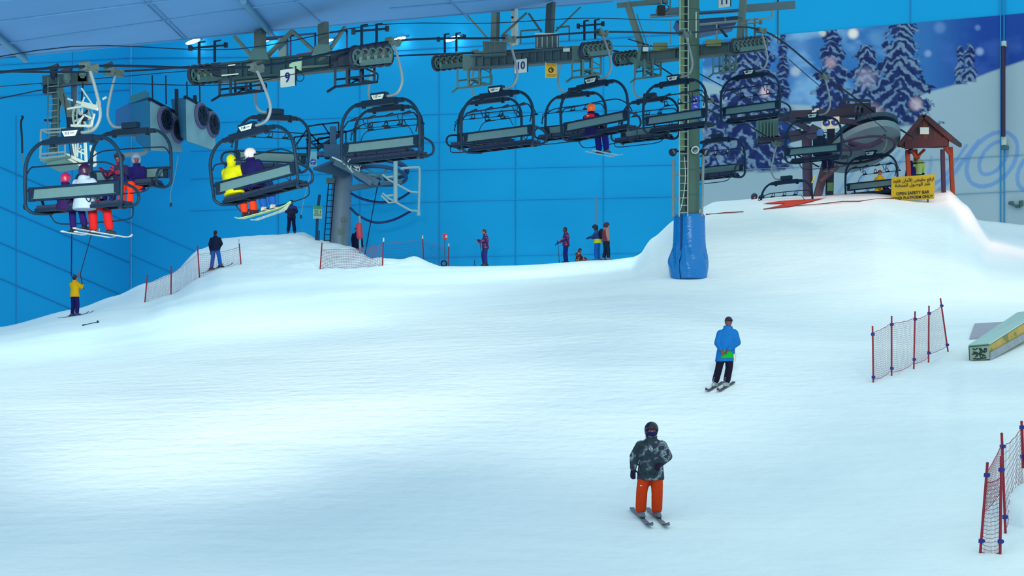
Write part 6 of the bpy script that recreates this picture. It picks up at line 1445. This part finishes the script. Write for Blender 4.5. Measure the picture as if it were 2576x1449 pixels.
# --- riders
def RM(key, x, y=.12, z=.10, roll=0):
    return CHAIRS[key] @ Matrix.Translation((x, y, z))
SKW = mat('ski_white', (196, 224, 232), rough=.4)
person('child rider in pink helmet and dark purple suit on the nearest chair', RM('A1', -.36, z=-.05), base=SIT, k=.84, jacket=cloth('purple_dark', (40, 16, 84)), pants=cloth('indigo', (30, 10, 96)), helmet=ramp_mat('helmet_pink', [(0, (150, 14, 92)), (.5, (164, 22, 80)), (.6, (170, 56, 50))], 5, rough=.4), gloves=cloth('black_blue', (14, 30, 66)), skis=(SKW,), boots=BOOTD, face=False, skiL=1.1, jr=1.25, J=dict(anL=(-.13, .50, -.40), anR=(.2, .52, -.34)))
person('rider in a white hooded jacket and red trousers on the nearest chair', RM('A1', .12, z=-.05), base=SIT, jacket=cloth('white_jacket', (150, 190, 220)), hood='down', pants=cloth('red', (176, 26, 34)), helmet=mat('helmet_plum', (46, 12, 64), rough=.4), gloves=cloth('black_blue', (14, 30, 66)), skis=(SKW,), boots=BOOTD, face=False, skiL=1.5, jr=1.32, pr=1.1, hem=.14, J=dict(anR=(.24, .55, -.38), knR=(.22, .46, .1)))
person('rider in neon yellow hooded jacket and orange trousers on tilted chair', RM('A2', -.76, z=.14), base=SIT, jacket=cloth('neon_yellow', (190, 212, 0)), hood='up', pants=cloth('orange_red', (200, 62, 30)), gloves=cloth('black_blue', (14, 30, 66)), boots=mat('boot_plum', (52, 14, 54)), face=False, jr=1.34, pr=1.1, hem=.16, vox=.022)
person('rider in white helmet, navy jacket and blue trousers on tilted chair', RM('A2', -.20, z=.16), base=SIT, jacket=cloth('navy_coat', (14, 14, 84)), pants=cloth('mid_blue', (14, 86, 180)), helmet=ramp_mat('helmet_white', [(0, (206, 220, 226)), (.62, (90, 120, 140)), (.66, (206, 220, 226))], 9, rough=.4), gloves=cloth('black_blue', (14, 30, 66)), boots=mat('boot_grey_white', (170, 190, 200), var=.4, scale=20), face=False, jr=1.3, pr=1.12, hem=.16, headyaw=-25)
# snowboard under both riders of A2
bm_ = RM('A2', -.45, .60, -.36); t = thing('snowboard', 'pale green snowboard under the riders of the tilted chair', 'snowboard', bm_.to_translation(), bm_.to_euler())
mb = MB(); vs = []
for s, w, z in ((-.72, .5, .07), (-.66, .85, .03), (-.55, 1, 0), (0, .86, 0), (.6, 1, 0), (.76, .85, .03), (.9, .4, .10)):
    for a, b in ((-1, 0), (1, 0), (1, 1), (-1, 1)): vs.append(V((s, a * w * .10, z + b * .014)))
n = 7; mb.add(vs, [(3, 2, 1, 0), tuple(4 * n - 4 + k for k in range(4))] + [(i * 4 + k, i * 4 + (k + 1) % 4, i * 4 + 4 + (k + 1) % 4, i * 4 + 4 + k) for i in range(n - 1) for k in range(4)]); mb.build('board', mat('board_lime', (170, 224, 150), rough=.35), t, smooth=False)
mb = MB(); mb.box((-.28, 0, .04), (.14, .2, .06)); mb.ring((-.28, 0, .1), (1, 0, .3), .07, .015, 12, 5); mb.build('binding', BOOTD, t)
t = thing('snowboard', 'second whitish snowboard tail hanging below the pale green one', 'snowboard', (bm_ @ V((.1, .15, -.06))), (bm_ @ Matrix.Rotation(R(-14), 4, 'Z')).to_euler()); mb = MB(); mb.add([v * .82 for v in vs], mb.f or [(3, 2, 1, 0), tuple(4 * n - 4 + k for k in range(4))] + [(i * 4 + k, i * 4 + (k + 1) % 4, i * 4 + 4 + (k + 1) % 4, i * 4 + 4 + k) for i in range(n - 1) for k in range(4)]); mb.build('board', mat('board_white_green', (170, 206, 200), rough=.35), t, smooth=False)
t, j = person('rider in orange helmet with red and blue back panel', RM('A5', -.27, z=-.03), base=SIT, jacket=cloth('navy_coat', (14, 14, 84)), pants=cloth('navy_royal', (14, 18, 120)), helmet=mat('helmet_orange', (240, 110, 40), rough=.4), gloves=cloth('black_blue', (14, 30, 66)), skis=(mat('ski_sky', (120, 190, 220)),), boots=BOOTD, face=False, jr=1.25, pr=1.1, hem=.14, hair=HAIR)
mb = MB(); mb.ell((0, -.10, .53), (.20, .075, .12)); mb.build('red_back_panel', cloth('red_panel', (214, 30, 54)), t); mb = MB(); mb.ell((0, -.115, .42), (.17, .065, .10)); mb.build('blue_back_panel', cloth('blue_panel', (40, 24, 180)), t)
mb = MB(); mb.ell((0, -.178, .575), (.05, .01, .025)); mb.build('back_logo', mat('logo_pink', (230, 160, 180)), t)
person('rider in dark clothes with a light blue topped helmet below the goggle sign', RM('A8', .12), base=SIT, jacket=cloth('teal_black', (12, 40, 66)), pants=cloth('navy_dark', (12, 24, 72)), helmet=mat('helmet_sky', (70, 130, 200)), gloves=cloth('black_blue', (14, 30, 66)), boots=BOOTD, face=False, jr=1.25)
person('rider in a yellow jacket and brown hat beside the yellow sign', RM('A9', .22, z=.04), base=SIT, jacket=cloth('yellow_bright', (236, 206, 10)), pants=cloth('navy_dark', (12, 24, 72)), cap=mat('hat_brown', (140, 60, 60)), hair=None, gloves=cloth('black_blue', (14, 30, 66)), boots=BOOTD, face=False, jr=1.0, k=.9)
REDU = ramp_mat('red_navy_cloth', [(0, (24, 14, 80)), (.47, (26, 16, 86)), (.52, (176, 24, 66)), (.62, (40, 14, 80))], 4.5)
t, j = person('downhill rider in red and navy jacket facing forward on the two-rider chair', RM('B1', .18, .1, -.10), base=SIT, jacket=REDU, pants=cloth('indigo', (30, 10, 96)), helmet=mat('helmet_black', (24, 20, 52)), gloves=cloth('plum_red', (120, 16, 70)), boots=BOOTD, skin=SKIND, jr=1.1, headyaw=-10, J=dict(elR=(.3, .12, .36), wrR=(.3, .3, .48), elL=(-.28, .1, .40), wrL=(-.1, .3, .42)))
t, j = person('downhill rider in white helmet, navy jacket and orange trousers', RM('B1', -.34, .1, -.14), base=SIT, jacket=cloth('navy_purple', (20, 14, 96)), pants=cloth('orange_hot', (240, 60, 26)), helmet=mat('helmet_pale_grey', (110, 150, 190)), gloves=cloth('royal_glove', (20, 20, 140)), boots=mat('boot_royal', (20, 20, 120)), skin=SKIND, jr=1.1, headyaw=40, k=.97)
t, j = person('downhill rider with round dark helmet peeking over the red tarp', RM('B8', .78, .1, .95), base=SIT, jacket=cloth('navy_dark', (12, 24, 72)), pants=cloth('navy_dark', (12, 24, 72)), helmet=mat('helmet_teal', (24, 54, 90), rough=.3), gloves=cloth('black_blue', (14, 30, 66)), boots=BOOTD, k=.9) if False else (None, None)
for px, py, r, lab in ((1897, 497, .19, 'larger round dark helmet peeking above the snow left of the red tarp'), (1915, 501, .15, 'smaller round dark helmet at the left tip of the red tarp')):
    c = P(px, py, 79.5); g = on(px, 79.5)
    person(lab.replace('round dark helmet', 'person in a round dark helmet'), Matrix.Translation(c - V((0, 0, 1.60 if r > .17 else 1.5))) @ Matrix.Rotation(R(200), 4, 'Z'), jacket=cloth('navy_dark', (12, 24, 72)), pants=cloth('navy_dark', (12, 24, 72)), helmet=mat('helmet_teal', (20, 46, 80), rough=.3), gloves=cloth('black_blue', (14, 30, 66)), boots=BOOTD, k=1.0 if r > .17 else .94)
# --- shelter staff
person('shelter attendant in hi-vis jacket and orange beanie behind the sign', PM(2311, 78.0, 150), J=dict(elR=(.26, .12, 1.18), wrR=(.12, .26, 1.28)), jacket=zmat('hivis', [(.6, (160, 236, 150)), (1.12, (60, 90, 90)), (1.17, (170, 240, 160))]), pants=cloth('navy_dark', (12, 24, 72)), cap=mat('beanie_orange', (240, 130, 40)), hair=None, gloves=cloth('black_blue', (14, 30, 66)), boots=BOOTD, ground=True, headyaw=30, k=.86, jr=1.12)
person('person in a dark blue coat at the shelter post beside the attendant', PM(2291, 77.9, 20), jacket=cloth('cobalt_dark', (20, 30, 120)), pants=cloth('navy_dark', (12, 24, 72)), hood='up', gloves=cloth('black_blue', (14, 30, 66)), boots=BOOTD, ground=True, k=.70, jr=1.3, face=False)
